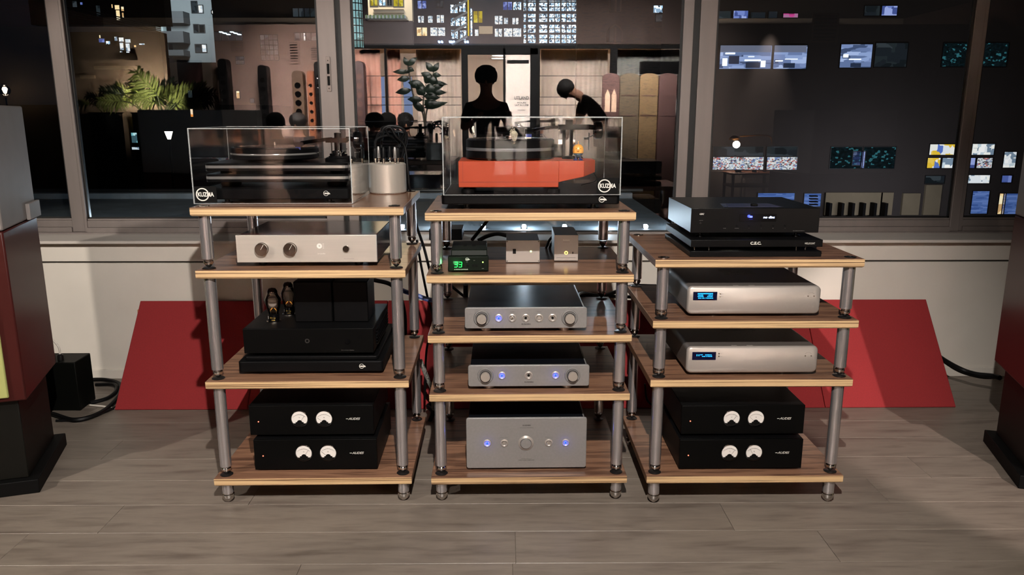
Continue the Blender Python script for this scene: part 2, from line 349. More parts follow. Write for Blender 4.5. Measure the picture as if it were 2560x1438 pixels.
# ================================================================== RACKS
ZS = [[1.041, .836, .456, .103], [1.023, .818, .613, .406, .101], [.873, .668, .464, .114]]
RP = [(-.667, 2.490, .011), (.082, 2.496, .010), (.826, 2.471, .004)]
SW, SX, INS, DB, ST = .681, .3072, .034, .490, .028
SD = INS * 2 + DB - .004
RL = ['four-shelf walnut equipment rack on the left, black record player on top',
      'five-shelf walnut equipment rack in the middle holding the orange record player',
      'lower four-shelf walnut equipment rack on the right holding the disc player']
def spike(parent, z, foot=False):
    if foot:
        return MB().lathe([(.0185, .042), (.0185, .034), (.0205, .032), (.0205, .022), (.016, .012), (.006, .002), (.002, 0)], (0, 0, z)).obj('foot', CHROME, parent)
    return MB().lathe([(.013, .030), (.016, .026), (.016, .020), (.011, .012), (.003, .004), (.002, .003)], (0, 0, z)).obj('spike', CHROME, parent)
for r in range(3):
    cx, cy, rot = RP[r]
    R = thing('equipment_rack', RL[r], 'rack', (cx, cy, 0), rot)
    for i, z in enumerate(ZS[r]):
        m = MB(); e = .004
        vs = [(-SW / 2, 0, -ST + e), (SW / 2, 0, -ST + e), (SW / 2, SD, -ST + e), (-SW / 2, SD, -ST + e), (-SW / 2, 0, -.001), (SW / 2, 0, -.001), (SW / 2, SD, -.001), (-SW / 2, SD, -.001)]
        m.add(vs, [(0, 1, 5, 4)], 1); m.add(vs, [(1, 2, 6, 5), (2, 3, 7, 6), (3, 0, 4, 7)], 2)
        q = .0015
        top = [(-SW / 2 + q, q, 0), (SW / 2 - q, q, 0), (SW / 2 - q, SD - q, 0), (-SW / 2 + q, SD - q, 0)]; bo = [(x * .985, y * .98 + .004, -ST) for x, y, _ in vs[:4]]
        m.add(top, [(0, 1, 2, 3)], 0); m.add(bo, [(3, 2, 1, 0)], 2)
        m.add(vs[4:] + top, [(0, 1, 5, 4), (1, 2, 6, 5), (2, 3, 7, 6), (3, 0, 4, 7)], 0); m.add(vs[:4] + bo, [(0, 1, 5, 4)], 1); m.add(vs[:4] + bo, [(1, 2, 6, 5), (2, 3, 7, 6), (3, 0, 4, 7)], 2)
        m.obj('shelf', [SHELF_TOP, PLY, PLY_SIDE], R, (0, 0, z), smooth=0)
    for sx in (-1, 1):
        for y in (INS, INS + DB):
            for i, z in enumerate(ZS[r]):
                zlow = ZS[r][i + 1] if i + 1 < len(ZS[r]) else 0
                last = i + 1 == len(ZS[r])
                lo = .036 if last else .032
                po = MB().lathe([(.0165, -ST - .0005 - z + zlow + (z - zlow)), (.0195, -ST - .002), (.0195, zlow + lo - z + .002), (.017, zlow + lo - z)]).obj('post', POST, R, (sx * SX, y, z))
                spike(po, zlow - z, last)
                if not last:
                    MB().lathe([(.021, 0.0004), (.022, .002), (.019, .0035), (.006, .004)], (0, 0, zlow - z)).obj('pad', DARKMETAL, po)
                if i == 0:
                    MB().lathe([(.019, 0.0004), (.019, .002), (.015, .003), (.010, .0026), (.009, .001)], (0, 0, 0)).obj('cap', CHROME if sx < 0 else DARKMETAL, po)

def face(r, level, pl, pr, yt, yb, foot):
    """place a box-shaped device from its front face: returns world base point, width, height"""
    z = ZS[r][level] + foot; a = PZ((pl + pr) / 2, yb, z); w = P(pr, yb, a.y).x - P(pl, yb, a.y).x
    h = P((pl + pr) / 2, yt, a.y).z - z
    return Vector((a.x, a.y, ZS[r][level])), w, h
def feet(t, w, d, foot, m=RUBBER, r=.016, xi=.07, name='foot', n=20):
    for x in (-w / 2 + xi, w / 2 - xi):
        for y in (.05, d - .05): MB().lathe([(r * .85, 0), (r, .002), (r, foot)], (0, 0, 0), n=n).obj(name, m, t, (x, y, 0))
def ring(rad, th, y, m=None, n=28):
    return MB().lathe([(rad - th, y), (rad, y), (rad, y + .0008), (rad - th, y + .0008), (rad - th, y)], (0, 0, 0), 'y', n)
def logo(parent, loc, rad, m=WHITEP, word=True, name='emblem'):
    e = ring(rad, rad * .16, -.0008).obj(name, m, parent, loc)
    if word: text('KUZMA', rad * .68, e, (rad * .52, 0, -rad * .32), m, w=rad * 2.45, bold=.03, ext=.0012)
    else: MB().box(-rad * .6, -.0009, -rad * .28, rad * 1.2, 0, rad * .25).prism([(rad * 1.1, -rad * .4), (rad * 1.7, -rad * .28), (rad * 1.2, rad * .4)], -.0009, 0, 'y').obj('wordmark', m, e)
    return e

# ---------------- power conditioners with two meters
DIAL = mat('meter_dial', (214, 210, 206), .6)
def conditioner(r, level, pl, pr, yt, yb, label, foot, zbase=None, depth=.36, angles=(35, -52), yk=None):
    p, w, h = face(r, level, pl, pr, yt, yb, foot)
    if zbase is not None:
        z = zbase + foot; a = PZ((pl + pr) / 2, yb, z); p = Vector((a.x, a.y, zbase)); w = P(pr, yb, a.y).x - P(pl, yb, a.y).x; h = P((pl + pr) / 2, yt, a.y).z - z
    T = thing('power_conditioner', label, 'power conditioner', p, RP[r][2], 'black power conditioners with twin meters')
    MB().box(-w / 2, .012, foot, w / 2, depth, foot + h).obj('case', BLACK, T, bev=.002)
    fp = MB().box(-w / 2, 0, foot, w / 2, .012, foot + h).obj('front_panel', mat('black_front', (6, 6, 6), .45, spec=.07), T, bev=.0015)
    feet(T, w, depth, foot)
    for k, mx in enumerate((.405, .603)):
        x = -w / 2 + w * mx; zc = foot + h * .56; R_ = .0275
        me = MB().lathe([(R_ + .004, 0), (R_ + .0035, -.004), (R_ + .001, -.005), (R_, -.003)], (0, 0, 0), 'y', 32).obj('meter', BLACKG, T, (x, 0, zc))
        pts = [(R_ * math.cos(a), R_ * math.sin(a)) for a in [math.radians(-38 + i * 256 / 28) for i in range(29)]]
        MB().prism(pts, -.0032, -.0016, 'y').obj('dial', DIAL, me)
        sc = MB(); cyx = -R_ * .55; rr = R_ * 1.08
        arc = [(rr * math.sin(math.radians(a)), cyx + rr * math.cos(math.radians(a))) for a in range(-46, 47, 4)]
        for (a, b), (c, d) in zip(arc, arc[1:]): sc.add([(a, -.0034, b), (c, -.0034, d), (c, -.0034, d + .0009), (a, -.0034, b + .0009)], [(0, 1, 2, 3)])
        for a in range(-46, 47, 11):
            s_, c_ = math.sin(math.radians(a)), math.cos(math.radians(a)); L = .003
            sc.add([(rr * s_ - .0003, -.0034, cyx + rr * c_), (rr * s_ + .0003, -.0034, cyx + rr * c_), ((rr + L) * s_ + .0003, -.0034, cyx + (rr + L) * c_), ((rr + L) * s_ - .0003, -.0034, cyx + (rr + L) * c_)], [(0, 1, 2, 3)])
        sc.obj('scale_marks', DARKP, me, smooth=0)
        text('V' if k == 0 else 'A', .0045, me, (0, -.0034, R_ * .08), DARKP)
        a = math.radians(angles[k]); MB().rod((0, -.0037, cyx), (rr * 1.02 * math.sin(a), -.0037, cyx + rr * 1.02 * math.cos(a)), .0004, n=6).obj('needle', DARKP, me)
        MB().lathe([(R_ * .34, -.0045), (R_ * .34, -.0032)], (0, 0, cyx + .001), 'y', 16).box(-R_ * .5, -.0042, -R_ * .74, R_ * .5, -.0032, -R_ * .45).obj('pivot_cover', BLACKM, me)
    MB().lathe([(.0022, -.0012), (.0022, .0)], (0, 0, 0), 'y', 12).obj('indicator_lamp', glow('red_indicator', (255, 120, 90), 3.0), T, (-w / 2 + w * .072, 0, foot + h * .46))
    text('AUDES', .0085, T, (w * .345, -.0003, foot + h * .50), mat('light_grey_print', (190, 188, 182), .5), w=.042, shear=.35, bold=.02)
    MB().box(-.029, -.0006, 0, -.021, 0, .0016).obj('lettering', WHITEP, T, (w * .345, 0, foot + h * .50 + .003))
    return T, p, h
_, pA, hA = conditioner(0, 3, 639, 944, 1099, 1173, 'lower of the two black twin-meter power conditioners on the bottom shelf of the left rack', .006, angles=(32, -50))
conditioner(0, 3, 627, 935, 1014, 1087, 'upper of the two black twin-meter power conditioners stacked at the bottom of the left rack', .010, zbase=ZS[0][3] + .006 + hA, angles=(34, -52))
_, pB, hB = conditioner(2, 3, 1697, 2003, 1099, 1171, 'lower of the two black twin-meter power conditioners on the bottom shelf of the right rack', .006, angles=(36, -26))
conditioner(2, 3, 1702, 2008, 1014, 1085, 'upper of the two black twin-meter power conditioners stacked at the bottom of the right rack', .010, zbase=ZS[2][3] + .006 + hB, angles=(34, -48))

# ---------------- silver preamplifier, left rack second shelf
def arcada():
    p, w, h = face(0, 1, 594, 943, 588, 656, .016); D = .36
    T = thing('preamplifier', 'silver preamplifier with two polished knobs on the second shelf of the left rack', 'amplifier', p, RP[0][2])
    MB().box(-w / 2 + .003, .01, .016, w / 2 - .003, D, .016 + h - .002).obj('case', mat('dark_red_gloss_case', (58, 28, 28), .12, 0, spec=.4), T, bev=.002)
    MB().box(-w / 2, 0, .016, w / 2, .01, .016 + h).obj('front_panel', SILVER, T, bev=.0012)
    feet(T, w, D, .016, r=.014)
    for fx, rr in ((.184, .0205), (.386, .0205), (.782, .0105)):
        k = MB().lathe([(rr * 1.05, 0), (rr * 1.05, -.003), (rr, -.004), (rr, -.016 if rr > .015 else -.007), (rr * .93, -.0175 if rr > .015 else -.008), (.0, -.0172 if rr > .015 else -.0078)], (0, 0, 0), 'y', 32).obj('knob' if rr > .015 else 'power_button', mat('spun_chrome', (170, 164, 158), .16, 1), T, (-w / 2 + w * fx, 0, .016 + h * .5))
        if rr > .015: MB().box(-.0006, -.0185, 0, .0006, -.0172, rr * .9).obj('pointer', WHITEP, k).rotation_euler = (0, .55, 0)
    e = MB().lathe([(.0025, -.0004), (.0088, -.0004)], (0, 0, 0), 'y', 28).obj('emblem', WHITEP, T, (-w / 2 + w * .592, 0, .016 + h * .60))
    for j in (-1, 0, 1): MB().add([(.011, -.0004, j * .0065 + .002), (.011, -.0004, j * .0065 - .002), (.0165, -.0004, j * .0065)], [(0, 1, 2)]).obj('arrow_mark', WHITEP, e, smooth=0)
    text('arcadia', .0042, T, (-w / 2 + w * .604, -.0003, .016 + h * .30), WHITEP, w=.026, bold=.02)
    text('Pure / Line Preamplifier', .0020, T, (-w / 2 + w * .80, -.0003, .016 + h * .11), DARKP, w=.034)
arcada()
# ---------------- isolation platform + valve amplifier, left rack third shelf
def plinth(r, level, pl, pr, yt, yb, foot, label, D=.46, rad=.012, bm=BLACK, kz=None):
    p, w, h = face(r, level, pl, pr, yt, yb, foot)
    T = thing('isolation_platform', label, 'platform', p, RP[r][2])
    MB().prism(rrect(-w / 2, 0, w / 2, D, rad), foot, foot + h).obj('slab', bm, T, bev=.003)
    for x in (-w * .36, w * .36):
        for y in (.05, D - .06):
            MB().lathe([(.019, 0), (.020, .003), (.010, .004), (.008, foot * .7), (.016, foot * .75), (.016, foot)]).obj('foot', DARKMETAL, T, (x, y, 0))
    return T, p, w, h
T, p, w, h = plinth(0, 2, 597, 958, 904, 930, .010, 'black platform with chamfered top under the valve amplifier')
MB().prism(rrect(-w / 2 + .018, .015, w / 2 - .018, .445, .012), .010 + h, .010 + h + .014).obj('top_plate', BLACK, T, bev=.003)
logo(T, (w * .352, 0, .010 + h * .52), .0085, word=False)
zP = ZS[0][2] + .010 + h + .014
def valve_amp():
    ft = .012; z = zP + ft; a = PZ(773, 883, z); w = P(934, 883, a.y).x - P(611, 883, a.y).x; h = P(773, 822, a.y).z - z; D = .36
    T = thing('valve_amplifier', 'black valve power amplifier with glowing-glass tubes and two boxy transformers', 'amplifier', (a.x, a.y, zP), RP[0][2])
    MB().box(-w / 2, .008, ft, w / 2, D, ft + h).obj('chassis', BLACK, T, bev=.002)
    MB().box(-w / 2, 0, ft, w / 2, .008, ft + h).obj('front_panel', mat('black_front', (6, 6, 6), .45, spec=.07), T, bev=.0015)
    for k in range(6): MB().box(w / 2, .06, ft + .012 + k * .011, w / 2 + .006, D - .03, ft + .016 + k * .011).obj('side_fin', BLACK, T)
    feet(T, w, D, ft, r=.014)
    for fx, dx in ((.505, .132), (.80, .122)):
        x = -w / 2 + w * fx; yy = .085
        MB().box(x - dx / 2, yy, ft + h, x + dx / 2, yy + .15, ft + h + .146).obj('transformer_cover', BLACK, T, bev=.004)
    MB().box(-w / 2 + w * .34, .25, ft + h, w / 2 - .05, .35, ft + h + .15).obj('transformer_cover', BLACKM, T, bev=.004)
    for i, (fx, yy) in enumerate(((.18, .10), (.245, .20))):
        x = -w / 2 + w * fx; z0 = ft + h
        so = MB().lathe([(.026, 0), (.026, .003), (.020, .004)], (0, 0, 0)).obj('tube_socket', CHROME, T, (x, yy, z0))
        vt = MB().lathe([(.0185, .004), (.0195, .008), (.0195, .028), (.018, .030)], (0, 0, 0)).obj('valve_base', BLACKG, T, (x, yy, z0))
        text('Elrog', .006, vt, (.002, -.0197, .014), mat('gold_print', (214, 178, 84), .3, .6), w=.018)
        text('300B', .004, vt, (.003, -.0197, .007), mat('gold_print', (214, 178, 84), .3, .6), w=.012)
        MB().box(-.016, -.0120, .012, -.010, -.0115, .022).obj('sticker', WHITEP, vt)
        va = MB().lathe([(.016, .028), (.022, .045), (.028, .070), (.0275, .082), (.020, .095), (.0175, .102), (.0175, .110), (.012, .119), (.0, .122)], (0, 0, 0), n=28).obj('valve', BULBG, T, (x, yy, z0))
        MB().box(-.012, -.005, .050, .012, .005, .085).box(-.0145, -.0065, .052, -.012, .0065, .083).box(.012, -.0065, .052, .0145, .0065, .083).rod((-.010, 0, .03), (-.011, 0, .05), .0008).rod((.010, 0, .03), (.011, 0, .05), .0008).lathe([(.013, .086), (.013, .0875)], n=16).obj('anode', mat('anode_grey', (168, 162, 156), .4, .3), va)
        MB().lathe([(.0166, .104), (.0166, .110), (.0112, .1178), (0, .1206)], n=20).obj('getter', mat('getter_mirror', (120, 106, 98), .2, 1), va)
        MB().tube([(-.012, 0, .004), (0, .002, .016), (.012, 0, .004)], .0006, 5).obj('filament', glow('filament_glow', (255, 170, 70), 2.0), va, (0, 0, .034))
    b = MB().lathe([(.009, -.004), (.009, 0)], (0, 0, 0), 'y', 24).obj('power_button', BLACKG, T, (-w / 2 + w * .80, 0, ft + h * .48))
    e = ring(.008, .0035, -.0004).obj('emblem', mat('dim_print', (34, 32, 30), .5), T, (-w / 2 + w * .49, 0, ft + h * .5))
    text('Model II Power Amplifier', .0022, T, (-w / 2 + w * .80, -.0003, ft + h * .10), GREYP, w=.044)
valve_amp()

# ---------------- record players
def cover(T, w, D, h, zb, th=.005, sticker=None, lift=.012):
    c = bpy.data.objects.new('dust_cover', None); COL.objects.link(c); c.parent = T; c.location = (0, 0, zb)
    def pane(vs): MB().add(vs, [(0, 1, 2, 3)]).obj('pane', ACRYL, c, smooth=0)
    a = w / 2
    for x in (-a, a):
        pane([(x, 0, 0), (x, D, lift), (x, D, h), (x, 0, h)])
    for y in (0, D): pane([(-a, y, 0 if y == 0 else lift), (a, y, 0 if y == 0 else lift), (a, y, h), (-a, y, h)])
    pane([(-a, 0, h), (a, 0, h), (a, D, h), (-a, D, h)])
    e = MB(); q = .0017
    for x in (-a, a):
        e.box(x - q, -q, 0, x + q, q, h); e.box(x - q * .6, D - q * .6, 0, x + q * .6, D + q * .6, h); e.box(x - q * .7, 0, h - q * .7, x + q * .7, D, h + q * .7); e.box(x - q * .5, 0, -q * .3, x + q * .5, D, q * .5)
    e.box(-a, -q * .8, h - q * 1.3, a, q * .8, h + q * .4); e.box(-a, D - q * .6, h - q * .7, a, D + q * .6, h + q * .7); e.box(-a, -q * .5, 0, a, q * .5, q)
    e.obj('edge', ACRYL_EDGE, c, smooth=0)
    if sticker is not None:
        s = MB().prism(rrect(-.036, -.0265, .036, .0265, .003), -.0022, -.001, 'y').obj('sticker', BLACKM, c, sticker)
        logo(s, (-.010, -.0022, 0), .0215)
    return c
PLAT = mat('platter_black', (10, 10, 11), .3, 0, spec=.2)
def tonearm(T, x, y, z, s=1.0, m=BLACK):
    """tower, pivot barrel, arm tube with headshell reaching over the platter"""
    a = MB().lathe([(.030, 0), (.030, .012), (.022, .014), (.022, .022), (.013, .024), (.013, .055)]).box(-.040, -.014, .050, .032, .014, .066).lathe([(.012, .066), (.012, .082), (.009, .083)]).obj('tonearm', m, T, (x, y, z))
    MB().rod((.028, 0, .062), (.072, .01, .060), .008).lathe([(.0, -.012), (.027, -.012), (.030, -.008), (.030, .010), (.024, .014), (0, .014)], (.066, .008, .058), 'x', 28).obj('counterweight', BLACKG, a)
    MB().tube([(-.02, 0, .062), (-.06, -.018, .058), (-.115, -.05, .050)], .0062, 10).obj('arm_tube', m, a)
    hs = MB().box(-.135, -.066, .042, -.105, -.042, .052).box(-.132, -.063, .030, -.112, -.046, .042).obj('headshell', m, a)
    MB().box(-.131, -.0645, .028, -.114, -.0455, .037).obj('cartridge', mat('blue_cartridge', (30, 48, 110), .3, .2), hs)
    MB().rod((-.020, -.012, .012), (-.020, -.012, .052), .0022, n=8).rod((.01, -.016, .012), (.034, -.02, .030), .0018, n=8).obj('arm_lift', CHROME, a)
    return a
def black_player():
    # plinth slab in front, cover standing over it
    lv = ZS[0][0]; a = PZ(684, 509.5, lv + .002); w = P(885, 510, a.y).x - P(491, 510, a.y).x; h = P(684, 321, a.y).z - lv - .002
    T = thing('record_player', 'black record player with polished edge bands under a clear dust cover on the left rack', 'record player', (a.x, a.y, lv), RP[0][2])
    D = .37
    MB().prism(rrect(-w / 2 + .012, .02, w / 2 - .012, D - .01, .012), .014, .050).obj('base_slab', BLACK, T, bev=.003)
    for x in (-w * .33, w * .33):
        for y in (.06, .30): MB().lathe([(.018, .0005), (.018, .003), (.008, .004), (.008, .010), (.014, .012), (.014, .014)]).obj('foot', DARKMETAL, T, (x, y, 0))
    logo(T, (w * .327, .0195, .034), .0085, word=False)
    for x in (-w * .34, w * .36): MB().lathe([(.03, .050), (.034, .056), (.034, .066), (.03, .070)]).obj('damper', BLACKM, T, (x, .13, 0))
    BAND = mat('polished_edge_band', (150, 148, 146), .16, .55)
    for z0 in (.070, .106):
        MB().prism(rrect(-w / 2 + .028, .035, w / 2 - .018, D - .02, .02), z0, z0 + .026, m=0).obj('deck_plate', PLAT, T, bev=.002)
        MB().prism(rrect(-w / 2 + .027, .034, w / 2 - .017, D - .019, .02), z0 + .010, z0 + .019).obj('edge_band', BAND, T)
    for x in (-w * .36, w * .36): MB().lathe([(.02, .096), (.02, .106)]).obj('spacer', BLACKM, T, (x, .12, 0))
    cx = -.035
    pl = MB().lathe([(.095, .132), (.095, .138), (.142, .140), (.148, .144), (.148, .176), (.145, .180), (.139, .1805), (0, .1805)], n=64).obj('platter', PLAT, T, (cx, .185, 0))
    MB().lathe([(.1485, .156), (.1492, .157), (.1492, .161), (.1485, .162)], n=64).obj('edge_band', BAND, pl)
    MB().lathe([(.135, .1808), (.134, .1825), (.052, .1825), (.050, .1822), (0, .1822)], n=48).obj('mat', BLACKG, pl)
    MB().lathe([(.004, .182), (.004, .197), (.002, .1985), (0, .1985)], n=14).obj('spindle', CHROME, pl)
    MB().lathe([(.052, .132), (.052, .142), (.046, .146), (.040, .146), (.040, .150)], n=36).obj('arm_board', BLACK, T, (w / 2 - .062, .15, 0))
    tonearm(T, w / 2 - .068, .15, .146, m=BLACKG)
    cover(T, w, D, h, .002, sticker=(-w / 2 + .040, 0, .031))
    return T
black_player()
# motor supply can with upright leads
def can():
    lv = ZS[0][0]; c = PZ(970, 482, lv); r = (P(1015, 470, c.y).x - P(922, 470, c.y).x) / 2; h = P(968, 407, c.y - r).z - lv - .005
    T = thing('cable_terminal_drum', 'brushed silver drum bristling with black leads beside the covered black record player', 'cable terminal', (c.x, c.y, lv), 0)
    MB().lathe([(r - .004, .0), (r - .002, .004), (r, .005), (r, h - .004), (r - .005, h), (r * .5, h + .001), (0, h + .001)], n=48).obj('drum', mat('spun_aluminium', (186, 178, 168), .34, .45, noise=.06, nscale=60, stretch=(1, 1, .03)), T)
    MB().lathe([(r - .003, .0002), (r - .003, .005)], n=40).obj('base_ring', mat('copper_brown_ring', (88, 60, 46), .4, .3), T)
    for i in range(6):
        a = i * PI / 3 + .4; x, y = r * .62 * math.cos(a), r * .62 * math.sin(a)
        pp = MB().lathe([(.0045, h), (.0045, h + .010), (.0065, h + .011), (.0065, h + .018), (.004, h + .019)], n=12).obj('binding_post', CHROME, T, (x, y, 0))
        MB().lathe([(.0058, h + .018), (.0066, h + .024), (.0066, h + .052), (.004, h + .060)], n=12).obj('plug', mat('silver_plug', (150, 146, 142), .3, .7) if i in (2, 5) else RUBBER, pp)
    def lead(pts, rr, m=RUBBER): MB().tube(pts, rr, 8).obj('lead', m, T)
    R0 = r * .62
    for i, (dx, top, ex) in enumerate(((-.005, .13, .02), (.00, .115, .045), (.01, .10, .0))):
        a = 2.2 + i * .7; x, y = R0 * math.cos(a), R0 * math.sin(a)
        lead([(x, y, h + .055), (x + .004, y, h + .085), (x * .4 + dx, y * .5, h + top), (ex + .02, 0, h + top * .98), (r * .55 + .01, R0 * .6, h + .09 - i * .01), (R0 * math.cos(.2 + i * .4), R0 * math.sin(.2 + i * .4), h + .056)], .0045)
    lead([(R0 * .3, -.01, h + .10), (R0 * .1, -.02, h + .125), (R0 * .5, -.02, h + .13), (R0 * .9, -.015, h + .10), (r * .98, .0, h + .06), (r + .008, .0, h * .7), (r + .010, .005, .03), (r + .012, .02, .004)], .0045)
    lead([(R0 * -.4, 0, h + .085), (0, -.01, h + .132), (r * .8, 0, h + .13), (r * 1.05, .01, h + .095), (r * .92, .015, h + .05), (r * .80, .02, h + .02)], .006)
can()
def orange_player():
    T0, p, w, h = plinth(1, 0, 1104, 1550, 487, 511, .018, 'wide black slab platform with emblem under the orange record player', D=.44, rad=.014, bm=BLACK)
    logo(T0, (w * .398, 0, .018 + h * .5), .010, word=False)
    zt = ZS[1][0] + .018 + h
    a = PZ(1330, 488, zt); cw = P(1551, 488, a.y).x - P(1110, 488, a.y).x; ch = P(1330, 293, a.y).z - zt
    T = thing('record_player', 'orange record player with thick black platter under a clear dust cover on the middle rack', 'record player', (a.x, a.y, zt), RP[1][2])
    D = .40
    # body: orange block with an angled armboard wing
    bl = P(1147, 463, a.y + .06).x - a.x; br = P(1397, 463, a.y + .06).x - a.x; y0 = .06
    zb = .020; zt_ = P(1270, 403, a.y + .06).z - zt
    bt = zb + .032
    wr = P(1461, 405, a.y + .06).x - a.x
    MB().box(bl, y0, zb, br, .32, zt_).obj('body', ORANGE, T, bev=.002)
    MB().box(bl - .0002, y0 - .0006, zb + .017, br + .0002, .3205, zb + .0185).obj('seam', mat('dark_seam', (120, 40, 24), .6), T)
    MB().box(bl + .014, y0 - .0005, zb + .0185, bl + .0150, y0 + .001, zt_ - .001).obj('seam', mat('dark_seam', (120, 40, 24), .6), T)
    wg = MB(); f = [(br, zt_), (br, zb + .017), (wr, zb + .035), (wr, zt_)]; yb = .30; k = .045
    vs = [(x, y0, z) for x, z in f] + [(f[0][0], yb, f[0][1]), (f[1][0], yb, f[1][1]), (wr + k, yb - .08, zb + .045), (wr + k, yb - .08, zt_)] + [(wr + k, y0 + .07, zb + .045), (wr + k, y0 + .07, zt_)]
    wg.add(vs, [(0, 1, 2, 3), (3, 2, 8, 9), (9, 8, 6, 7), (7, 6, 5, 4), (0, 3, 9, 7, 4), (1, 5, 6, 8, 2), (0, 4, 5, 1)])
    wg.obj('armboard_wing', ORANGE, T, smooth=0, bev=.0015)
    for x in (bl + .03, br - .015):
        for y in (.085, .29): MB().lathe([(.022, 0.0003), (.022, .012), (.015, .014), (.015, .020)]).obj('foot', BLACKM, T, (x, y, 0))
    cx = (P(1167, 395, a.y + .2).x + P(1387, 395, a.y + .2).x) / 2 - a.x; rp = (P(1387, 380, a.y + .2).x - P(1167, 380, a.y + .2).x) / 2; yc = .215
    pl = MB().lathe([(rp - .012, zt_ + .0005), (rp, zt_ + .007), (rp, zt_ + .066), (rp - .005, zt_ + .070), (0, zt_ + .070)], n=72).obj('platter', mat('platter_matt', (10, 10, 11), .38, spec=.15), T, (cx, yc, 0))
    MB().lathe([(rp + .0002, zt_ + .031), (rp + .0006, zt_ + .032), (rp + .0006, zt_ + .040), (rp + .0002, zt_ + .041)], n=72).obj('edge_band', mat('grey_band', (92, 92, 94), .4), pl)
    MB().lathe([(rp - .010, zt_ + .0702), (rp - .011, zt_ + .0715), (.05, zt_ + .0715), (.049, zt_ + .0712), (0, zt_ + .0712)], n=56).obj('mat', BLACKG, pl)
    MB().lathe([(.016, zt_ + .0715), (.016, zt_ + .080), (.004, zt_ + .081), (.004, zt_ + .088)], n=20).obj('clamp', CHROME, pl)
    # arm tower
    ax = (P(1430, 400, a.y + .17).x - a.x)
    tw = MB().box(-.030, -.010, 0, -.020, .010, .105).box(-.004, -.010, 0, .006, .010, .105).lathe([(.026, 0), (.026, .010)]).obj('arm_tower', BLACK, T, (ax, .20, zt_))
    MB().box(-.045, -.004, .050, -.030, .004, .066).box(.006, -.004, .050, .014, .004, .066).obj('tower_clamp', CHROME, tw)
    ar = MB().box(-.045, -.014, .100, .060, .014, .118).box(-.020, -.012, .118, .004, .012, .134).rod((.056, 0, .110), (.100, .0, .106), .009).obj('tonearm', BLACKM, T, (ax, .20, zt_))
    MB().lathe([(0, -.013), (.026, -.013), (.030, -.008), (.030, .012), (.024, .016), (0, .016)], (.092, 0, .098), 'x', 32).obj('counterweight', BLACKG, ar)
    MB().tube([(-.04, 0, .109), (-.09, -.03, .106), (-.14, -.085, .100)], .0055, 10).obj('arm_tube', BLACK, ar)
    hs = MB().box(-.165, -.105, .088, -.135, -.078, .104).obj('headshell', BLACKM, ar)
    MB().box(-.161, -.103, .076, -.142, -.082, .088).obj('cartridge', mat('blue_cartridge', (30, 48, 110), .3, .2), hs)
    MB().box(-.163, -.104, .073, -.143, -.081, .077).obj('stylus_guard', mat('clear_guard', (190, 180, 160), .3), hs)
    MB().rod((.062, -.005, .03), (.062, -.005, .09), .002, n=8).rod((.05, -.01, .07), (.085, -.012, .085), .0018, n=8).box(.045, -.008, .066, .060, .004, .074).obj('anti_skate_arm', DARKMETAL, ar)
    MB().tube([(ax + .03, .21, zt_ + .02), (ax + .06, .24, zt_ - .02), (ax + .10, .26, .03), (ax + .05, .30, .006)], .002, 6).obj('arm_lead', RUBBER, T)
    cover(T, cw, D, ch, .0, sticker=(cw / 2 - .042, 0, .030), lift=.0)
    # little wooden figure standing on the wing
    q = P(1445, 398, a.y + .10)
    fx, fy = (q.x - a.x), .10
    G = thing('toy_figure', 'small round-headed varnished wood toy figure with dark blue legs on the orange record player', 'figurine', (q.x, a.y + fy, zt + zt_), 0)
    for sx in (-1, 1):
        MB().rod((sx * .007, 0, .004), (sx * .007, 0, .016), .0035, n=12).obj('leg', mat('navy_wood', (22, 34, 84), .35), G)
        MB().lathe([(.0, .0003), (.007, .0003), (.0075, .003), (.004, .006), (0, .0065)], (sx * .009, -.004, 0), n=16).obj('foot', mat('navy_wood', (22, 34, 84), .35), G)
    MB().lathe([(0, .012), (.010, .013), (.0155, .020), (.0155, .024), (0, .0245)], n=28).obj('body', mat('teal_blue_paint', (20, 60, 84), .35), G)
    hd = MB().lathe([(0, .0245), (.0175, .0247), (.0185, .030), (.0185, .036), (.0165, .045), (.010, .052), (0, .0545)], n=32).obj('head', wood('varnished_birch', [(206, 140, 62), (226, 164, 84), (214, 150, 70)], 60, (1, .4, .3), .3), G)
    MB().lathe([(0, -.0235), (.0028, -.0225), (.0042, -.019), (.003, -.0165), (0, -.016)], (-.002, 0, .0335), 'y', 14).obj('nose', mat('birch_knob', (202, 134, 56), .3), hd)
    for sx in (-1, 1): MB().lathe([(.0007, -.0188), (.0012, -.0180), (.0012, -.0165)], (sx * .0075 - .001, 0, .040), 'y', 8).obj('eye', DARKP, hd)
    MB().rod((0, 0, .054), (0, 0, .064), .0010, n=8).obj('stalk', mat('birch_knob', (202, 134, 56), .3), hd)
orange_player()

